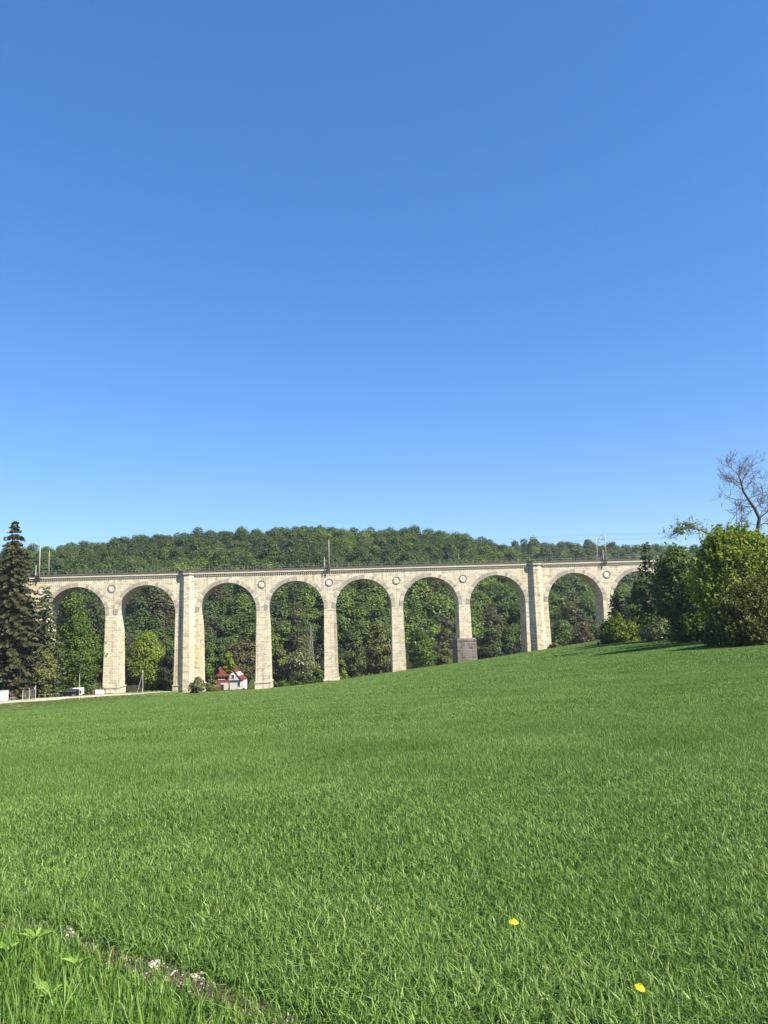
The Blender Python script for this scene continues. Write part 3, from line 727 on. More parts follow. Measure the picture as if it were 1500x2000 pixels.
B('broadleaf_tree', 'big yellow-green leafy shrub tree below the bare tree', 'tree', 1432, 1028, 77, 186, LIMEG, 89, 'round', .02, 420, 330, .15, 1.7, crad=(.06, .11), limbs=10, D=6, hollow=.2, shoots=(900, 1.0, 13))
B('broadleaf_tree', 'dark green tree at the right edge behind the yellow-green shrub tree', 'tree', 1500, 1046, 92, 130, MIDG, 90, 'round', .02, 160, 220, .2, hollow=.15)
B('shrub', 'wide green and reddish brown bush nearest on the right edge of the field', 'shrub', 1486, 1134, 67, 214, BUSHG, 91, 'dome', .0, 420, 260, .12, 1.9, crad=(.06, .11), limbs=14, hollow=.15, D=6, shoots=(1500, .8, 12))
B('shrub', 'dark small-leaved bush left of the brownish bush on the field edge', 'shrub', 1402, 1192, 71, 66, BLACKG, 92, 'dome', .0, 60, 140, .13)
B('shrub', 'green bush beyond the right edge of the picture shading the crop', 'shrub', 1660, 1120, 62, 200, MIDG, 93, 'dome', .0, 70, 100, .2)

def bare_tree():
    rng = random.Random(5); Y = 84.0
    base = at(1474, 1048, Y); z0 = g(base[0], base[1])
    t = empty('bare_tree', (base[0], base[1], z0), 'leaning leafless tree with a crooked dark trunk against the sky', 'tree')
    def P(px, py, dy=0):
        q = at(px, py, Y + dy); return np.array([q[0] - base[0], q[1] - base[1], q[2] - z0])
    main = [np.array([.3, 0, -.5]), P(1477, 1120), P(1477, 1048), P(1481, 1026), P(1483, 1012), P(1474, 993), P(1462, 976), P(1452, 960), P(1448, 945), P(1444, 932)]
    rad = [.34, .28, .23, .20, .19, .165, .14, .12, .10, .075]
    mb = MB(); mb.tube(main, rad, 9)
    mb.build('trunk', BARK, t, smooth=True)
    br = MB()
    def grow(p, d, L, r, depth):
        pts = [p]; dd = d / np.linalg.norm(d)
        for k in range(4):
            dd = dd + np.array([rng.gauss(0, .20), rng.gauss(0, .20), rng.gauss(.05, .16)]); dd /= np.linalg.norm(dd)
            pts.append(pts[-1] + dd * L / 4)
        br.tube(pts, [r, r * .85, r * .7, r * .55, r * .35], 5 if depth < 2 else 4)
        if depth >= 4: return
        for k in range(6 if depth < 3 else 4):
            i = rng.choice([1, 2, 3, 4, 4]); a = np.array([rng.gauss(0, 1), rng.gauss(0, 1), rng.gauss(.15, .8)]); a /= np.linalg.norm(a)
            nd = dd * .8 + a * 1.0
            grow(pts[i], nd, L * rng.uniform(.46, .74), max(r * .5, .0115), depth + 1)
    def limb(i, px, py, dy, L, r):
        d = P(px, py, dy) - main[i]; grow(main[i], d, L * .88, r, 1)
    limb(9, 1428, 900, 0, 2.1, .06); limb(9, 1446, 905, 1, 2.1, .055); limb(8, 1466, 905, -1, 2.4, .06); limb(8, 1425, 925, 1, 1.9, .05)
    limb(7, 1412, 945, .5, 2.2, .05); limb(7, 1490, 925, 0, 2.4, .055); limb(6, 1411, 962, -.5, 2.4, .045); limb(6, 1500, 955, 1, 2.3, .05)
    limb(5, 1515, 940, .5, 2.6, .06); limb(5, 1420, 985, 1, 1.9, .04); limb(4, 1520, 975, 0, 2.8, .085); limb(4, 1505, 985, 1.5, 2.0, .05)
    limb(5, 1440, 1010, -1, 1.6, .035); limb(3, 1520, 1005, -.5, 2.0, .05); limb(3, 1450, 1020, .6, 1.4, .03)
    br.build('branches', plain_mat('grey brown twigs', (.16, .105, .075), (.10, .065, .045), 3, .9), t)
bare_tree()

def dead_stem(px0, y0, px1, y1, Y, lab, arms, r=.07):
    rng = random.Random(int(px0)); b = at(px0, y0, Y); z0 = g(b[0], b[1])
    t = empty('dead_conifer', (b[0], b[1], z0), lab, 'tree', 'dead conifer stems')
    top = at(px1, y1, Y); tp = np.array([top[0] - b[0], top[1] - b[1], top[2] - z0])
    MB().tube([(0, 0, -.4), tp * .5, tp * .8, tp], [r * 1.5, r, r * .6, .018], 6).build('trunk', BARK, t)
    mb = MB()
    for (sx, sy, ex, ey) in arms:
        s = at(sx, sy, Y); e = at(ex, ey, Y + rng.uniform(-.6, .6)); s = s - [b[0], b[1], z0]; e = e - [b[0], b[1], z0]
        m = (s + e) / 2 + np.array([0, 0, -.22]); mb.tube([s, m, e], [.035, .028, .014], 4)
        for k in range(5):
            q = s + (e - s) * rng.uniform(.3, 1); mb.tube([q, q + np.array([rng.gauss(0, .3), rng.gauss(0, .3), rng.gauss(0, .22)])], [.012, .006], 3)
    mb.build('branches', BARK, t)
dead_stem(1441, 1180, 1438, 986, 80, 'dead conifer stem with long curved bare branches left of the bare tree', [(1437, 1000, 1415, 994), (1437, 992, 1424, 994), (1438, 1004, 1416, 1026), (1439, 1020, 1411, 1032), (1440, 1028, 1420, 1042), (1438, 998, 1446, 984), (1438, 990, 1436, 978)])
dead_stem(1449, 1180, 1447, 970, 81, 'straight dead conifer stem with short twigs beside the bare tree', [(1447, y, 1447 + s * w, y + 5) for y, s, w in ((980, -1, 8), (992, 1, 9), (1000, -1, 7), (1008, 1, 12), (1016, -1, 9), (1024, 1, 12), (1032, -1, 10), (1038, 1, 10))])

def arching():
    Y = 90.0; rng = np.random.default_rng(9); b = at(1395, 1075, Y); z0 = g(b[0], b[1])
    t = empty('arching_tree', (b[0], b[1], z0), 'bent tree with a long arching branch of yellowish leaves against the sky', 'tree')
    P = lambda px, py, dy=0: at(px, py, Y + dy) - np.array([b[0], b[1], z0])
    path = [np.array([0, 0, -.4]), P(1397, 1130), P(1395, 1062), P(1384, 1044), P(1370, 1036), P(1352, 1031), P(1334, 1034), P(1318, 1043), P(1306, 1050)]
    MB().tube(path, [.2, .16, .12, .1, .085, .07, .05, .035, .015], 7).build('trunk', BARK_PALE, t, smooth=True)
    pts = []; nn = []; tw = MB()
    for k in range(120):
        u = rng.uniform(2.6, 7.98); i = int(u); p = path[i] * (1 - u + i) + path[i + 1] * (u - i)
        e = p + rng.normal(0, 1, 3) * [.55, .5, .5] + [0, 0, .25]
        tw.tube([p, (p + e) / 2 + [0, 0, .05], e], [.018, .013, .007], 3)
        n = int(rng.integers(3, 16) * (1.6 if 5 <= i <= 6 else .7)); pts.append(e + rng.normal(0, .16, (n, 3))); nn.append(rng.normal(size=(n, 3)) + [0, 0, .6])
    tw.build('twigs', BARK_PALE, t)
    pts = np.concatenate(pts); nn = np.concatenate(nn); nn /= np.linalg.norm(nn, axis=1)[:, None]
    V, Q = rquads(pts, nn, rng.uniform(.08, .17, len(pts)), rng, 1.6)
    link('crown', np_mesh('crown', V, [Q]), YELG, t)
arching()

def bush_stems():
    o = [x for x in bpy.data.objects if x.get('label', '').startswith('wide green and reddish brown bush')][0]
    rng = random.Random(3); mb = MB()
    for k in range(420):
        a = rng.uniform(0, 2 * PI); r0 = rng.uniform(0, 2.6); x, y = r0 * math.cos(a), r0 * math.sin(a); L = rng.uniform(1.6, 4.3)
        d = np.array([math.cos(a) * .5 + rng.gauss(0, .3), math.sin(a) * .5 + rng.gauss(0, .3), 1.0]); d /= np.linalg.norm(d); p = np.array([x, y, -.2])
        e1 = p + d * L * .5; e2 = e1 + (d + np.array([rng.gauss(0, .25), rng.gauss(0, .25), 0])) * L * .5
        mb.tube([p, e1, e2], [.022, .016, .008], 3)
    mb.build('stems', plain_mat('reddish brown stems', (.17, .085, .045), (.11, .055, .03), 3, .9), o)
bush_stems()

# ------------------------------------------------------------------ viaduct
AL = math.radians(3.0); BD = 197.0; BZ = -14.5
BO = np.array([-math.sin(AL) * BD, math.cos(AL) * BD, 0.0])
EX = np.array([math.cos(AL), math.sin(AL), 0]); EYv = np.array([-math.sin(AL), math.cos(AL), 0])
def bw(t, y, z): return BO + EX * t + EYv * y + np.array([0, 0, z])
OFF = (0, 0, BZ)
via = empty('viaduct', (BO[0], BO[1], BZ), 'long pale stone railway viaduct with tall round arches crossing the valley', 'viaduct', rz=AL)
PT = [-93.3, -76.05, -58.8, -40.0, -21.3, -4.2, 13.0, 30.2, 49.0, 67.8, 85.0, 102.2]
BIG = {3, 8}
ZC = 12.2; R = 7.15; ZS = ZC - R; DEP = 6.4; ZT = 14.52
NA = 44
def half(i): return 2.95 if i in BIG else 1.45
wall = MB()
arches = []
for i in range(len(PT) - 1):
    l = PT[i] + half(i); r_ = PT[i + 1] - half(i + 1); tc = (l + r_) / 2; rx = (r_ - l) / 2
    arches.append((tc, rx))
    pts = [(tc - rx * math.cos(PI * k / NA), ZS + R * math.sin(PI * k / NA)) for k in range(NA + 1)]
    for k in range(NA):
        (a, za), (b, zb) = pts[k], pts[k + 1]
        wall.add([(a, 0, za), (b, 0, zb), (b, 0, ZT), (a, 0, ZT)], [(0, 1, 2, 3)])
        wall.add([(a, DEP, za), (b, DEP, zb), (b, DEP, ZT), (a, DEP, ZT)], [(3, 2, 1, 0)])
        wall.add([(a, 0, za), (a, DEP, za), (b, DEP, zb), (b, 0, zb)], [(0, 1, 2, 3)])
for i in range(len(PT)):
    h = half(i); a = PT[i] - h; b = PT[i] + h
    wall.add([(a, 0, ZS), (b, 0, ZS), (b, 0, ZT), (a, 0, ZT)], [(0, 1, 2, 3)])
    wall.add([(a, DEP, ZS), (b, DEP, ZS), (b, DEP, ZT), (a, DEP, ZT)], [(3, 2, 1, 0)])
# solid abutments at both ends
wall.box(PT[0] - 30, PT[0] - half(0), 0, DEP, -16, ZT); wall.box(PT[-1] + half(11), PT[-1] + 60, 0, DEP, -16, ZT)
wall.build('spandrel_wall', STONE, via, OFF)
for (tc, rx) in arches:
    n = 37
    for (ya, yb) in ((-.07, .35), (DEP - .35, DEP + .07)):
        mb = MB()
        for k in range(n):
            a0 = PI * (k + .03) / n; a1 = PI * (k + .97) / n
            ro = R + .98; ri = R - .012; sx = rx / R
            q = [(tc - math.cos(a) * rr * (sx if rr < R else (rx + .98) / (R + .98)), ZS + math.sin(a) * rr) for a, rr in ((a0, ri), (a1, ri), (a1, ro), (a0, ro))]
            mb.loft([[(p[0], y, p[1]) for p in q] for y in (ya, yb)])
        mb.build('arch_ring', VOUSS, via, OFF)
for i, t in enumerate(PT):
    zb = -20.0; bt = .0165; h = half(i); mb = MB(); rings = []
    for z in (zb, -13.0):
        e = (ZS - z) * bt + .16; rings.append([(t - h - e, -e, z), (t + h + e, -e, z), (t + h + e, DEP + e, z), (t - h - e, DEP + e, z)])
    mb.loft(rings); rings = []
    for z in (-12.72 + .003, -6, 0, ZS - .004):
        e = (ZS - z) * bt; rings.append([(t - h - e, -e, z), (t + h + e, -e, z), (t + h + e, DEP + e, z), (t - h - e, DEP + e, z)])
    mb.loft(rings)
    e = (ZS + 13) * bt + .30
    mb.loft([[(t - h - e, -e, z), (t + h + e, -e, z), (t + h + e, DEP + e, z), (t - h - e, DEP + e, z)] for z in (-13.0 + .003, -12.72)])
    o = mb.build('pier', STONE, via, OFF)
    if i in BIG:
        o['label'] = 'wide pier with a projecting half-octagonal buttress'
        mb = MB(); rings = []
        for z in (zb, -13, ZT + .02):
            e = (ZT - z) * bt * .55; f = .93 + (ZT - z) * .012
            rings.append([(t - 1.62 - e, .25, z), (t - 1.62 - e, -.02 - e * .9, z), (t - .68 - e * .6, -f - e * .6, z), (t + .68 + e * .6, -f - e * .6, z), (t + 1.62 + e, -.02 - e * .9, z), (t + 1.62 + e, .25, z)])
        mb.loft(rings); mb.build('buttress', STONE, via, OFF)
        c = MB(); cc = [(t - 1.9, .2), (t - 1.9, -.3), (t - .8, -1.28), (t + .8, -1.28), (t + 1.9, -.3), (t + 1.9, .2)]
        c.loft([[(x, y, z) for x, y in cc] for z in (ZT + .03, 15.06)]); c.build('buttress_cap', SMOOTH, via, OFF)
        c = MB(); cc = [(t - 2.0, .2), (t - 2.0, -.66), (t - .85, -1.42), (t + .85, -1.42), (t + 2.0, -.66), (t + 2.0, .2)]
        c.loft([[(x, y, z) for x, y in cc] for z in (15.063, 15.42)]); c.build('cap_slab', DARKEDGE, via, OFF)
    if i == 7:
        o['label'] = 'pier standing on a dark square stone base'
        mb = MB(); zt = -3.75
        def rect(e, z): return [(t - 2.35 - e, -1.15 - e, z), (t + 2.35 + e, -1.15 - e, z), (t + 2.35 + e, DEP + 1.15 + e, z), (t - 2.35 - e, DEP + 1.15 + e, z)]
        mb.loft([rect(.35, -20), rect(.1, zt - 1.1), rect(.0, zt - .75)]); mb.loft([rect(.10, zt - .75 + .003), rect(.10, zt - .12), rect(-.12, zt + .12)])
        mb.build('pier_base', STONE_DARK, o, bevel=.05).location = (0, 0, -BZ)
for i, t in enumerate(PT):
    if i in BIG: continue
    z = 11.55
    d = MB().disc((t, z), .74, -.06, .1).build('medallion', DISC, via, OFF, smooth=False)
    MB().disc((t, z), 1.0, -.13, .05, r_in=.76).build('rim', RIM, d, (0, 0, 0)).location = (0, 0, -BZ)
T0, T1 = PT[0] - 30, PT[-1] + 60
segs = []
edges = [T0] + [x for i in sorted(BIG) for x in (PT[i] - 1.9, PT[i] + 1.9)] + [T1]
mb = MB()
for a, b in zip(edges[::2], edges[1::2]):
    mb.box(a, b, -.42, .3, ZT, 15.06); mb.box(a, b, -.10, .28, ZT - .16, ZT - .003)
    x = a + .2
    while x < b - .3:
        mb.box(x, x + .24, -.24, .0, ZT - .50, ZT - .165); x += .53
mb.box(T0, T1, DEP - .3, DEP + .42, ZT, 15.06)
mb.build('cornice', SMOOTH, via, OFF)
mb = MB()
for a, b in zip(edges[::2], edges[1::2]): mb.box(a + (.1 if a > T0 else 0), b - (.1 if b < T1 else 0), -.56, .4, 15.063, 15.36)
mb.box(T0, T1, .4, DEP + .56, 15.063, 15.35)
mb.build('deck', DARKEDGE, via, OFF)
rng_ = random.Random(2)
for side, y in ((0, -.40), (1, DEP + .4)):
    mb = MB(); x = T0 + 1
    while x < T1:
        mb.box(x - .03, x + .03, y - .03, y + .03, 15.3, 16.5); x += 2.93
    for z in (15.93, 16.47): mb.box(T0, T1, y - .012, y + .012, z - .013, z + .013)
    mb.build('railing', RAIL, via, OFF)
mb = MB()
for yy in (1.2, 2.64, 3.9, 5.34): mb.box(T0, T1, yy - .04, yy + .04, 15.42, 15.58)
mb.build('rails', STEEL, via, OFF)
mb = MB(); mb.box(T0, T1, .5, DEP - .5, 15.36, 15.42); mb.build('track_ballast', plain_mat('ballast', (.14, .12, .10), (.08, .07, .06), 8, .95), via, OFF)

# masts on the viaduct
def tpx(px, py=1110):
    d = ray(px, py); n = -EYv; s = ((BO - EYE) @ n) / (d @ n); p = EYE + d * s; return (p - BO) @ EX, p[2]
def tpx_at(px, py, yo):
    d = ray(px, py); n = -EYv; o = BO + EYv * yo; s = ((o - EYE) @ n) / (d @ n); p = EYE + d * s; return (p - o) @ EX, p[2]
def mast(px, ytop, front, lab, arm=0, m=CONC, r=.115):
    yo = -.85 if front else DEP + .3
    t, zt = tpx_at(px, ytop, yo); z0 = 14.2 if front else 15.36
    # foot pixel differs a little from the top: poles stand plumb
    p = bw(t, yo, z0); e = empty('catenary_mast', p, lab, 'mast', 'masts on the viaduct', AL)
    MB().tube([(0, 0, 0), (0, 0, (zt - z0) * .6), (0, 0, zt - z0)], [r, r * .82, r * .6], 8).build('pole', m, e, smooth=True)
    if front:
        b = MB()
        for xx in (-.75, .12):
            b.tube([(xx, -.02, .95), (xx, .46, .95)], .07, 5); b.tube([(xx, -.02, .95), (xx * .9, .82, -.3)], .06, 5); b.tube([(xx, .1, .3), (xx, .1, 1.75)], .06, 5)
        b.tube([(-.9, 0, .95), (.3, 0, .95)], .08, 5); b.tube([(-.9, 0, .45), (.3, 0, .45)], .06, 5)
        b.build('bracket', STEEL, e)
    if arm:
        s = arm; h = zt - z0; b = MB()
        b.tube([(0, 0, h - 1.9), (-s * .9, 0, h - .45)], .05, 5); b.tube([(0, 0, h - 1.75), (-s * 1.0, 0, h - 1.75)], .045, 5); b.tube([(0, 0, h - .1), (-s * .3, 0, h + .12)], .05, 5)
        b.disc((-s * .75, h - 1.75), .14, -.12, .12, 8); b.build('cantilever', STEEL, e)
    return e
mast(642, 1054, True, 'tall pale mast bracketed to the viaduct above the middle arches')
mast(78.5, 1067, True, 'tall pale mast on the viaduct just right of the tallest spruce', m=GREYPOLE)
mast(96.5, 1076, False, 'slightly shorter brownish mast on the far side near the left end')
mast(1180.5, 1041, True, 'taller mast with cantilever bracketed to the viaduct at the right', 1)
mast(1164, 1048, False, 'mast with cantilever on the far side at the right', -1, GREYPOLE)
def post(px, ytop, lab):
    t, zt = tpx_at(px, ytop, DEP + .2); p = bw(t, .9, 15.36); e = empty('short_post', p, lab, 'post', 'short posts on the viaduct deck', AL)
    MB().tube([(0, 0, 0), (0, 0, zt - 15.36)], [.10, .09], 6).build('pole', GREYPOLE, e); MB().box(-.14, .14, -.1, .1, zt - 15.36, zt - 15.2).build('cap', STEEL, e)
post(634.5, 1091, 'short pale post on the deck left of the middle mast')
post(87.5, 1107, 'short pale post between the two masts at the left end')
post(1163.5, 1078, 'short pale post at the foot of the two masts on the right')
mb = MB()
for (yo, z) in ((1.9, 20.9), (1.9, 22.0), (4.6, 20.9), (4.6, 22.0)):
    pts = []
    for k in range(0, 61):
        t = T0 + (T1 - T0) * k / 60; sag = .35 * math.cos((t - 3.0) / 63.5 * 2 * PI) if z > 21.5 else 0
        pts.append(bw(t, yo, z + sag))
    mb.tube(pts, .011, 4)
tag(mb.build('overhead_wire', STEEL), 'thin overhead railway wires strung above the viaduct deck', 'wire')

# ------------------------------------------------------------------ small things in the valley
WHITE = plain_mat('white render', (.62, .60, .56), (.56, .54, .50), 1.5, .85)
REDROOF = stone_mat('red roof tiles', (.18, .05, .037), (.135, .038, .028), (.12, .03, .02), (.2, .06, .045), (1, .9, .8), .3, row=.3, bw=.3)
REDWALL = plain_mat('red brown cladding', (.27, .075, .05), (.20, .06, .045), 2, .8)
REDPAINT = plain_mat('bright red paint', (.55, .03, .03), (.45, .025, .025), 3, .5)
GLASS = plain_mat('window glass', (.03, .04, .05), (.07, .09, .11), .8, .15, spec=.4)
DARK = plain_mat('dark opening', (.02, .02, .02), (.03, .03, .03), 3, .9)
WHITEP = plain_mat('white frame paint', (.8, .8, .8), (.74, .74, .74), 3, .5)
def house():
    Y = 237.0; c = at(424, 1346, Y); z0 = c[2] - .3; sx = Y / FPX
    h = empty('house', (c[0], c[1], z0), 'white and red house with red tiled roof behind the third arch', 'house', rz=math.radians(-4))
    k = lambda px: (px - 424) * sx
    zz = lambda py: (1346 - py) * sx + .3
    # left wing: roof slope towards the viewer
    w = MB(); w.box(k(421.5), k(448), 0, 8, -3, zz(1321.5)); w.build('wall', REDWALL, h)
    MB().box(k(431.5), k(448), -.06, .3, -3, zz(1334.5)).build('wall', WHITE, h)
    r = MB(); e = .35; xa, xb = k(420.5), k(449); z1 = zz(1322); z2 = zz(1307)
    r.loft([[(xa, -e - .1, z1 - .1), (xa, 4.2, z2), (xa, 4.2, z2 + .18), (xa, -e - .1, z1 + .08)], [(xb, -e - .1, z1 - .1), (xb, 4.2, z2), (xb, 4.2, z2 + .18), (xb, -e - .1, z1 + .08)]])
    r.loft([[(xa, 8.5, z1 - .1), (xa, 4.2, z2 + .002), (xa, 4.2, z2 + .182), (xa, 8.5, z1 + .08)], [(xb, 8.5, z1 - .1), (xb, 4.2, z2 + .002), (xb, 4.2, z2 + .182), (xb, 8.5, z1 + .08)]])
    roof = r.build('roof', REDROOF, h)
    ch = MB(); ch.box(k(434), k(437.5), 3.5, 4.3, z2 - .6, z2 + 1.0).build('chimney', REDWALL, roof)
    wl = MB(); wl.loft([[(x_, .05, z1), (x_, 4.2, z2), (x_, 8, z1)] for x_ in (k(421.6), k(447.9))]); wl.build('gable', REDWALL, h)
    wf = MB(); x0, x1, a, b = k(426), k(439), zz(1328.5), zz(1323)
    wf.box(x0, x1, -.09, .05, a, a + .14); wf.box(x0, x1, -.09, .05, b - .12, b); xm = (x0 + x1) / 2
    for q in (x0, xm - .08, x1 - .16): wf.box(q, q + .16, -.085, .05, a + .14, b - .12)
    f = wf.build('window', WHITEP, h); MB().box(x0 + .05, x1 - .05, -.03, .04, a + .05, b - .05).build('pane', GLASS, f)
    d = MB(); d.box(k(421.8), k(430.5), -.14, .02, -1, zz(1336)); d.box(k(422.6), k(429.5), -.2, -.135, .9, 1.05); door = d.build('door', REDPAINT, h)
    MB().box(k(423.5), k(428.5), -.17, -.13, zz(1340), zz(1338)).build('pane', WHITEP, door)
    MB().box(k(432), k(437.2), -.10, .0, 0, zz(1337.8)).build('doorway', DARK, h)
    # right wing: white gable to the viewer
    g0, g1 = k(442.5), k(475); zt = zz(1330)
    MB().box(g0 + .5, g1, .5, 4.5, -3, zt).build('wall', WHITE, h)
    ga = MB(); xa, xb, xm = k(443.5), k(470), k(456); zr = zz(1311)
    ga.loft([[(xa + .2, y, zt), (xb - .2, y, zt), (xm + 1.2, y, zr - 1.0), (xm, y, zr - .3), (xm - 1.2, y, zr - 1.0)] for y in (.1, 6.5)]); ga.build('gable', WHITE, h)
    r = MB()
    for s, xe in ((-1, xa - .3), (1, xb + .3)):
        r.loft([[(xe, y, zt - .2), (xm, y, zr + (.002 if s > 0 else 0)), (xm, y, zr + .2), (xe, y, zt)] for y in (-.1, 7)])
    r.build('roof', REDROOF, h)
    MB().box(k(467), k(475.5), .3, 4.7, zt + .01, zt + .22).build('roof', REDROOF, h)
    for (a, b, c_, d_) in ((452, 458, 1327, 1319), (463, 469, 1342, 1334)):
        f = MB(); f.box(k(a), k(b), .0 if c_ < 1330 else .4, .3 if c_ < 1330 else .55, zz(c_), zz(d_)).build('window', WHITEP, h)
        f = [o for o in h.children if o.name.startswith('window')][-1]
        MB().box(k(a) + .12, k(b) - .12, -.03 if c_ < 1330 else .37, .1 if c_ < 1330 else .5, zz(c_) + .12, zz(d_) - .12).build('pane', GLASS, f)
house()

def vehicle(name, label, px, py, Y, Lpx, prof, width, paint, yaw, gl, wheel_x, wr=.33, cat='car', rackglass=True):
    """prof: side outline (x along length 0..1 of L, z in metres)"""
    p = at(px, py, Y); L = Lpx / FPX * Y; z0 = g(p[0], p[1]) + .1
    t = empty(name, (p[0], p[1], z0), label, cat, rz=yaw)
    n = len(prof); rings = []
    for (yy, sc) in ((-width / 2, .93), (-width / 2 + .07, 1), (width / 2 - .07, 1), (width / 2, .93)):
        rings.append([((x - .5) * L * (1 if sc == 1 else .985), yy * (1 - .10 * max(0, (z - 1.0))), .32 + (z - .32) * (1 if sc == 1 else .985)) for x, z in prof])
    MB().loft(rings).build('body', paint, t, bevel=.04)
    for (x0, x1, x2, x3, za, zb) in gl:
        for i_, s in enumerate((-1, 1)):
            y = lambda z: s * (width / 2 * (1 - .10 * max(0, z - 1.0)) + .006)
            q = [((x0 - .5) * L, y(za), za), ((x1 - .5) * L, y(za), za), ((x2 - .5) * L, y(zb), zb), ((x3 - .5) * L, y(zb), zb)]
            q2 = [(a, b - s * .05, c) for a, b, c in q]
            MB().loft([q, q2]).build('window', GLASS, t)
    for x in wheel_x:
        for s in (-1, 1):
            w = MB(); w.disc(((x - .5) * L, wr), wr, s * width / 2 - .12 * (s > 0) - .10 * (s < 0) + .03 * s, s * width / 2 + .10 * (s < 0) * 1.2 + .02 * s, 20); wo = w.build('wheel', DARK, t)
            MB().disc(((x - .5) * L, wr), wr * .6, s * width / 2 - .02, s * width / 2 + .035 * s + .01, 14).build('rim', GREYPOLE, wo)
    lx = .5 * L
    for s in (-1, 1):
        MB().box(-lx - .01, -lx + .1, s * width * .36 - .14, s * width * .36 + .14, .62, .8).build('headlight', GLASS, t)
        MB().box(lx - .1, lx + .01, s * width * .38 - .1, s * width * .38 + .1, .75, .95).build('taillight', REDPAINT, t)
    return t
BLACKP = plain_mat('black car paint', (.006, .006, .007), (.01, .01, .011), 2, .5, spec=.2)
WHITEV = plain_mat('white van paint', (.78, .78, .76), (.72, .72, .70), 2, .35)
BEIGE = plain_mat('beige van paint', (.80, .50, .20), (.70, .43, .17), 2, .5)
carprof = [(0, .35), (0, .72), (.04, .85), (.25, .98), (.38, 1.42), (.52, 1.5), (.78, 1.46), (.93, 1.05), (1, .98), (1, .4), (.96, .33), (.04, .3)]
vanprof = [(0, .4), (0, .85), (.03, .98), (.16, 1.12), (.27, 1.72), (.33, 1.86), (.6, 1.92), (.97, 1.88), (1, 1.8), (1, .45), (.97, .38), (.03, .34)]
YB = 183.0
vehicle('car', 'black car parked nose-left beside the gravel track', 136, 1361, 178.5, 40, carprof, 1.75, BLACKP, math.radians(8), [(.30, .56, .54, .40, 1.0, 1.4), (.58, .86, .78, .57, 1.0, 1.4)], (.18, .81))
vehicle('van', 'white van parked behind the black car', 145, 1358, 182, 32, vanprof, 1.85, WHITEV, math.radians(4), [(.19, .38, .38, .28, 1.15, 1.7), (.42, .9, .9, .42, 1.2, 1.68)], (.18, .8), cat='van')
vehicle('van', 'beige delivery van parked in the shade right of the tall pier', 262, 1356, 206, 36, [(1 - x, z) for x, z in vanprof][::-1], 1.8, BEIGE, math.radians(2), [(.64, .82, .74, .64, 1.15, 1.68)], (.2, .82), cat='van')

def on_ground(px, py): return hit(px, py)
def strut_post():
    p = on_ground(278.5, 1357.5); Y = p[1]; top = at(278.5, 1310, Y)
    t = empty('wooden_pole', p, 'pale wooden pole with a slanting strut in front of the second arch', 'pole')
    H = top[2] - p[2]
    MB().tube([(0, 0, -.3), (0, 0, H)], [.075, .06], 7).build('pole', GREYPOLE, t)
    e = on_ground(266, 1357.2); MB().tube([(e[0] - p[0], e[1] - p[1], e[2] - p[2] - .2), (0, 0, H * .92)], [.055, .045], 6).build('strut', GREYPOLE, t)
    p = on_ground(154.5, 1366.5); top = at(154, 1316, p[1])
    t = empty('wooden_pole', p, 'thin pale pole beside the gravel track in front of the black car', 'pole'); H = top[2] - p[2]
    MB().tube([(0, 0, -.3), (0, 0, H)], [.065, .05], 7).build('pole', GREYPOLE, t); MB().tube([(-.08, 0, H - .12), (.08, 0, H - .12)], .05, 6).build('insulator', STEEL, t)
strut_post()

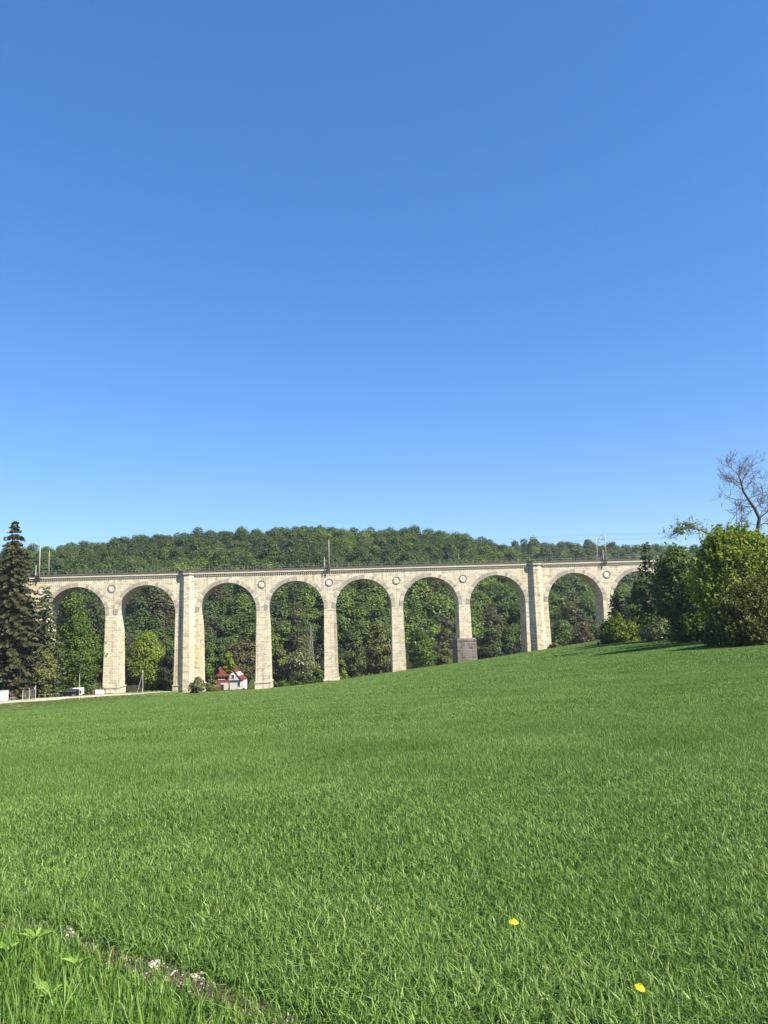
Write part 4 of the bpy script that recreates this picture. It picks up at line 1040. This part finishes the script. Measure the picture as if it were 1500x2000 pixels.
def crates():
    Y = 181.5; m = plain_mat('translucent white plastic', (.72, .73, .74), (.62, .63, .64), 4, .4)
    labs = ('white plastic tank left of the tall pier, nearest to the black car', 'middle white plastic tank of the three left of the tall pier', 'white plastic tank standing against the left side of the tall pier')
    for k, px in enumerate((189, 194.3, 199.6)):
        p = at(px, 1359, Y); z = g(p[0], p[1]); t = empty('plastic_tank', (p[0], p[1], z), labs[k], 'tank', 'white plastic tanks by the pier')
        MB().box(-.29, .29, -.4, .4, .14, 1.15).build('container', m, t, bevel=.06)
        MB().box(-.3, .3, -.42, .42, 0, .13).build('pallet', BARK_PALE, t); MB().disc((0, 0), .1, -.1, .1, 10).build('lid', STEEL, t).location = (0, 0, 1.2)
    for k, (px, lab) in enumerate(((181.5, 'rusty brown drum left of the white plastic tanks'), (185.2, 'rusty brown drum touching the first white plastic tank'))):
        p = at(px, 1359.5, Y); z = g(p[0], p[1]); d = empty('drum', (p[0], p[1], z), lab, 'drum', 'rusty drums by the tanks')
        MB().tube([(0, 0, 0), (0, 0, .33), (0, 0, .35), (0, 0, .37), (0, 0, .7), (0, 0, .72), (0, 0, .74), (0, 0, 1.05)], [.25, .25, .27, .25, .25, .27, .25, .25], 14).build('barrel', plain_mat('rusty paint', (.25, .09, .05), (.16, .06, .04), 5, .7), d)
    # white box at the left edge
    p = at(3.5, 1371, 163.0); p = np.array([p[0], p[1], g(p[0], p[1])]); t = empty('site_box', p, 'white metal box beside the track at the left edge', 'container')
    MB().box(-1.0, .55, 0, 1.6, .05, 2.0).build('body', WHITEV, t, bevel=.03); MB().box(-1.05, .6, -.05, 1.65, 2.0, 2.1).build('roof', GREYPOLE, t)
    MB().box(-.6, .2, -.04, .0, .15, 1.85).build('door', WHITEP, t); MB().box(-1, .5, .1, 1.5, -.1, .05).build('base', STEEL, t)
    # picnic bench
    p = at(23, 1365, 167.0); p = np.array([p[0], p[1], g(p[0], p[1])]); wood = plain_mat('weathered picnic wood', (.38, .29, .22), (.28, .2, .15), 5, .85)
    t = empty('picnic_table', p, 'weathered wooden picnic table beyond the gravel track', 'table')
    MB().box(-.9, .9, -.36, .36, .72, .78).build('table_top', wood, t)
    for s in (-1, 1): MB().box(-.9, .9, s * .72 - .14, s * .72 + .14, .42, .47).build('seat', wood, t)
    for s in (-1, 1):
        l = MB(); l.tube([(s * .6, -.7, 0), (s * .6, -.25, .72)], .05, 4); l.tube([(s * .6, .7, 0), (s * .6, .25, .72)], .05, 4); l.tube([(s * .6, -.75, .40), (s * .6, .75, .40)], .045, 4); l.build('leg', wood, t)
    # wire mesh gate
    a = on_ground(44, 1369.5); b = on_ground(69.5, 1367); t = empty('wire_gate', a, 'grey wire mesh gate panels beside the gravel track', 'gate')
    q = b - a; H = 2.5
    for u, hh in ((0, 2.2), (.5, 2.5), (.98, 3.0)):
        MB().tube([(q[0] * u, q[1] * u, q[2] * u - .1), (q[0] * u, q[1] * u, q[2] * u + hh)], .06, 6).build('post', GREYPOLE, t)
    for s in range(2):
        m = MB(); u0, u1 = s * .49 + .01, s * .49 + .48
        P = lambda u, z: (q[0] * u, q[1] * u, q[2] * u + z)
        for z in np.linspace(.15, 2.1, 9): m.tube([P(u0, z), P(u1, z)], .012, 4)
        for u in np.linspace(u0, u1, 12): m.tube([P(u, .15), P(u, 2.1)], .012, 4)
        m.build('mesh_panel', RAIL, t)
    MB().box(q[0] - .35, q[0] - .05, q[1] - .06, q[1] + .04, 2.1, 2.45).build('sign', WHITEP, t)
    # low rail fence
    pts = [on_ground(x, y) for x, y in ((76, 1364.0), (88, 1363.3), (100, 1362.6), (115, 1362))]
    t = empty('rail_fence', pts[0], 'low pale wooden rail fence left of the black car', 'fence')
    m = MB(); m.tube([p - pts[0] + [0, 0, .75] for p in pts], .03, 5); m.build('rail', wood, t)
    for p in pts: MB().tube([p - pts[0] + [0, 0, -.1], p - pts[0] + [0, 0, .85]], .04, 6).build('post', wood, t)
    # rubble heap at the pier foot
    rng = np.random.default_rng(8); rm = island_mat('heap of cut stone', (.55, .42, .26), (.40, .29, .18), (.62, .5, .34))
    c = at(215, 1358, 187.5)
    for k in range(34):
        x = c[0] + rng.uniform(-1.9, 1.9); y = c[1] + rng.uniform(-.35, .35); z = g(x, y) + (.12 if k < 20 else .38); s = rng.uniform(.14, .3); a = rng.uniform(0, 3)
        b = MB(); v = [(sx * s * rng.uniform(.7, 1.2), sy * s * rng.uniform(.6, 1.0), sz * s * rng.uniform(.6, .9)) for sz in (-1, 1) for sx, sy in ((-1, -1), (1, -1), (1, 1), (-1, 1))]
        b.add(v, [(3, 2, 1, 0), (4, 5, 6, 7), (0, 1, 5, 4), (1, 2, 6, 5), (2, 3, 7, 6), (3, 0, 4, 7)])
        o = b.build('stone_block', rm); o.location = (x, y, z); o.rotation_euler = (0, 0, a); tag(o, 'rough yellowish stone block lying loose at the foot of the tall pier', 'stone', 'loose stones at the pier foot')
    # lattice pylon
    Y = 232.0; p = at(608, 1262, Y); top = at(607.5, 1222, Y); z0 = g(p[0], p[1]); H = top[2] - z0
    t = empty('lattice_pylon', (p[0], p[1], z0), 'slim grey lattice pylon rising from the trees in the fourth arch', 'pylon'); m = MB(); W = .95
    cor = lambda z, i: ((1 if i in (0, 1) else -1) * (W * (1 - z / H) + .06), (1 if i in (0, 3) else -1) * (W * (1 - z / H) + .06), z)
    lv = np.linspace(0, H, 12)
    for i in range(4): m.tube([cor(z, i) for z in (0, H)], .06, 4)
    for a, b in zip(lv[:-1], lv[1:]):
        for i in range(4): m.tube([cor(a, i), cor(b, (i + 1) % 4)], .035, 3); m.tube([cor(b, i), cor(b, (i + 1) % 4)], .03, 3)
    m.build('lattice', RAIL, t); c = MB(); c.tube([(-1.1, 0, H * .8), (1.1, 0, H * .8)], .06, 4); c.tube([(-.8, 0, H * .92), (.8, 0, H * .92)], .06, 4); c.build('crossarm', RAIL, t)
crates()

# ------------------------------------------------------------------ thin summer haze
def haze():
    m, N, L = base_mat('valley haze'); out = N.new('ShaderNodeOutputMaterial'); v = N.new('ShaderNodeVolumePrincipled')
    v.inputs['Color'].default_value = (.82, .88, .96, 1); v.inputs['Density'].default_value = HAZE; v.inputs['Anisotropy'].default_value = .2
    L.new(v.outputs[0], out.inputs['Volume'])
    mb = MB(); mb.box(-1000, 1000, -60, 1600, -130, 100)
    tag(mb.build('haze', m), 'thin pale haze in the valley air', 'haze', kind='stuff')
HAZE = .00011
haze()

# ------------------------------------------------------------------ camera, light, sky
cam = bpy.data.cameras.new('camera'); co = bpy.data.objects.new('camera', cam); C.objects.link(co)
cam.sensor_fit = 'HORIZONTAL'; cam.sensor_width = 36; cam.lens = 36.0; cam.clip_end = 5000; cam.clip_start = .05
from mathutils import Matrix, Vector
co.matrix_world = Matrix(((RT[0], UP[0], -FW[0], EYE[0]), (RT[1], UP[1], -FW[1], EYE[1]), (RT[2], UP[2], -FW[2], EYE[2]), (0, 0, 0, 1)))
bpy.context.scene.camera = co
EL = math.radians(44); AZ = math.radians(123)   # clockwise from +Y
sd = Vector((math.sin(AZ) * math.cos(EL), math.cos(AZ) * math.cos(EL), math.sin(EL)))
sl = bpy.data.lights.new('sun', 'SUN'); sl.energy = 5.0; sl.angle = math.radians(.53); sl.color = (1, .94, .84)
so = bpy.data.objects.new('sun', sl); C.objects.link(so); so.rotation_euler = sd.to_track_quat('Z', 'Y').to_euler()
w = bpy.data.worlds.new('World'); bpy.context.scene.world = w; w.use_nodes = True
nt = w.node_tree; bg = nt.nodes['Background']; sk = nt.nodes.new('ShaderNodeTexSky'); sk.sky_type = 'NISHITA'
sk.sun_disc = False; sk.sun_elevation = EL; sk.sun_rotation = AZ; sk.air_density = 1.0; sk.dust_density = .1; sk.ozone_density = 3.5; sk.altitude = 200
hs = nt.nodes.new('ShaderNodeHueSaturation'); hs.inputs['Saturation'].default_value = 1.27
gm = nt.nodes.new('ShaderNodeGamma'); gm.inputs['Gamma'].default_value = .72
tn = nt.nodes.new('ShaderNodeMix'); tn.data_type = 'RGBA'; tn.blend_type = 'MULTIPLY'; tn.inputs['Factor'].default_value = 1; tn.inputs['B'].default_value = (.73, .87, 1.13, 1)
nt.links.new(sk.outputs[0], hs.inputs['Color']); nt.links.new(hs.outputs[0], gm.inputs['Color']); nt.links.new(gm.outputs[0], tn.inputs['A'])
nt.links.new(tn.outputs['Result'], bg.inputs['Color']); bg.inputs['Strength'].default_value = .118
vs = bpy.context.scene.view_settings; vs.view_transform = 'Standard'; vs.look = 'None'; vs.exposure = 1.2; vs.gamma = 1; vs.use_curve_mapping = False
cy = bpy.context.scene.cycles; cy.max_bounces = 6; cy.diffuse_bounces = 3; cy.transmission_bounces = 4; cy.transparent_max_bounces = 4
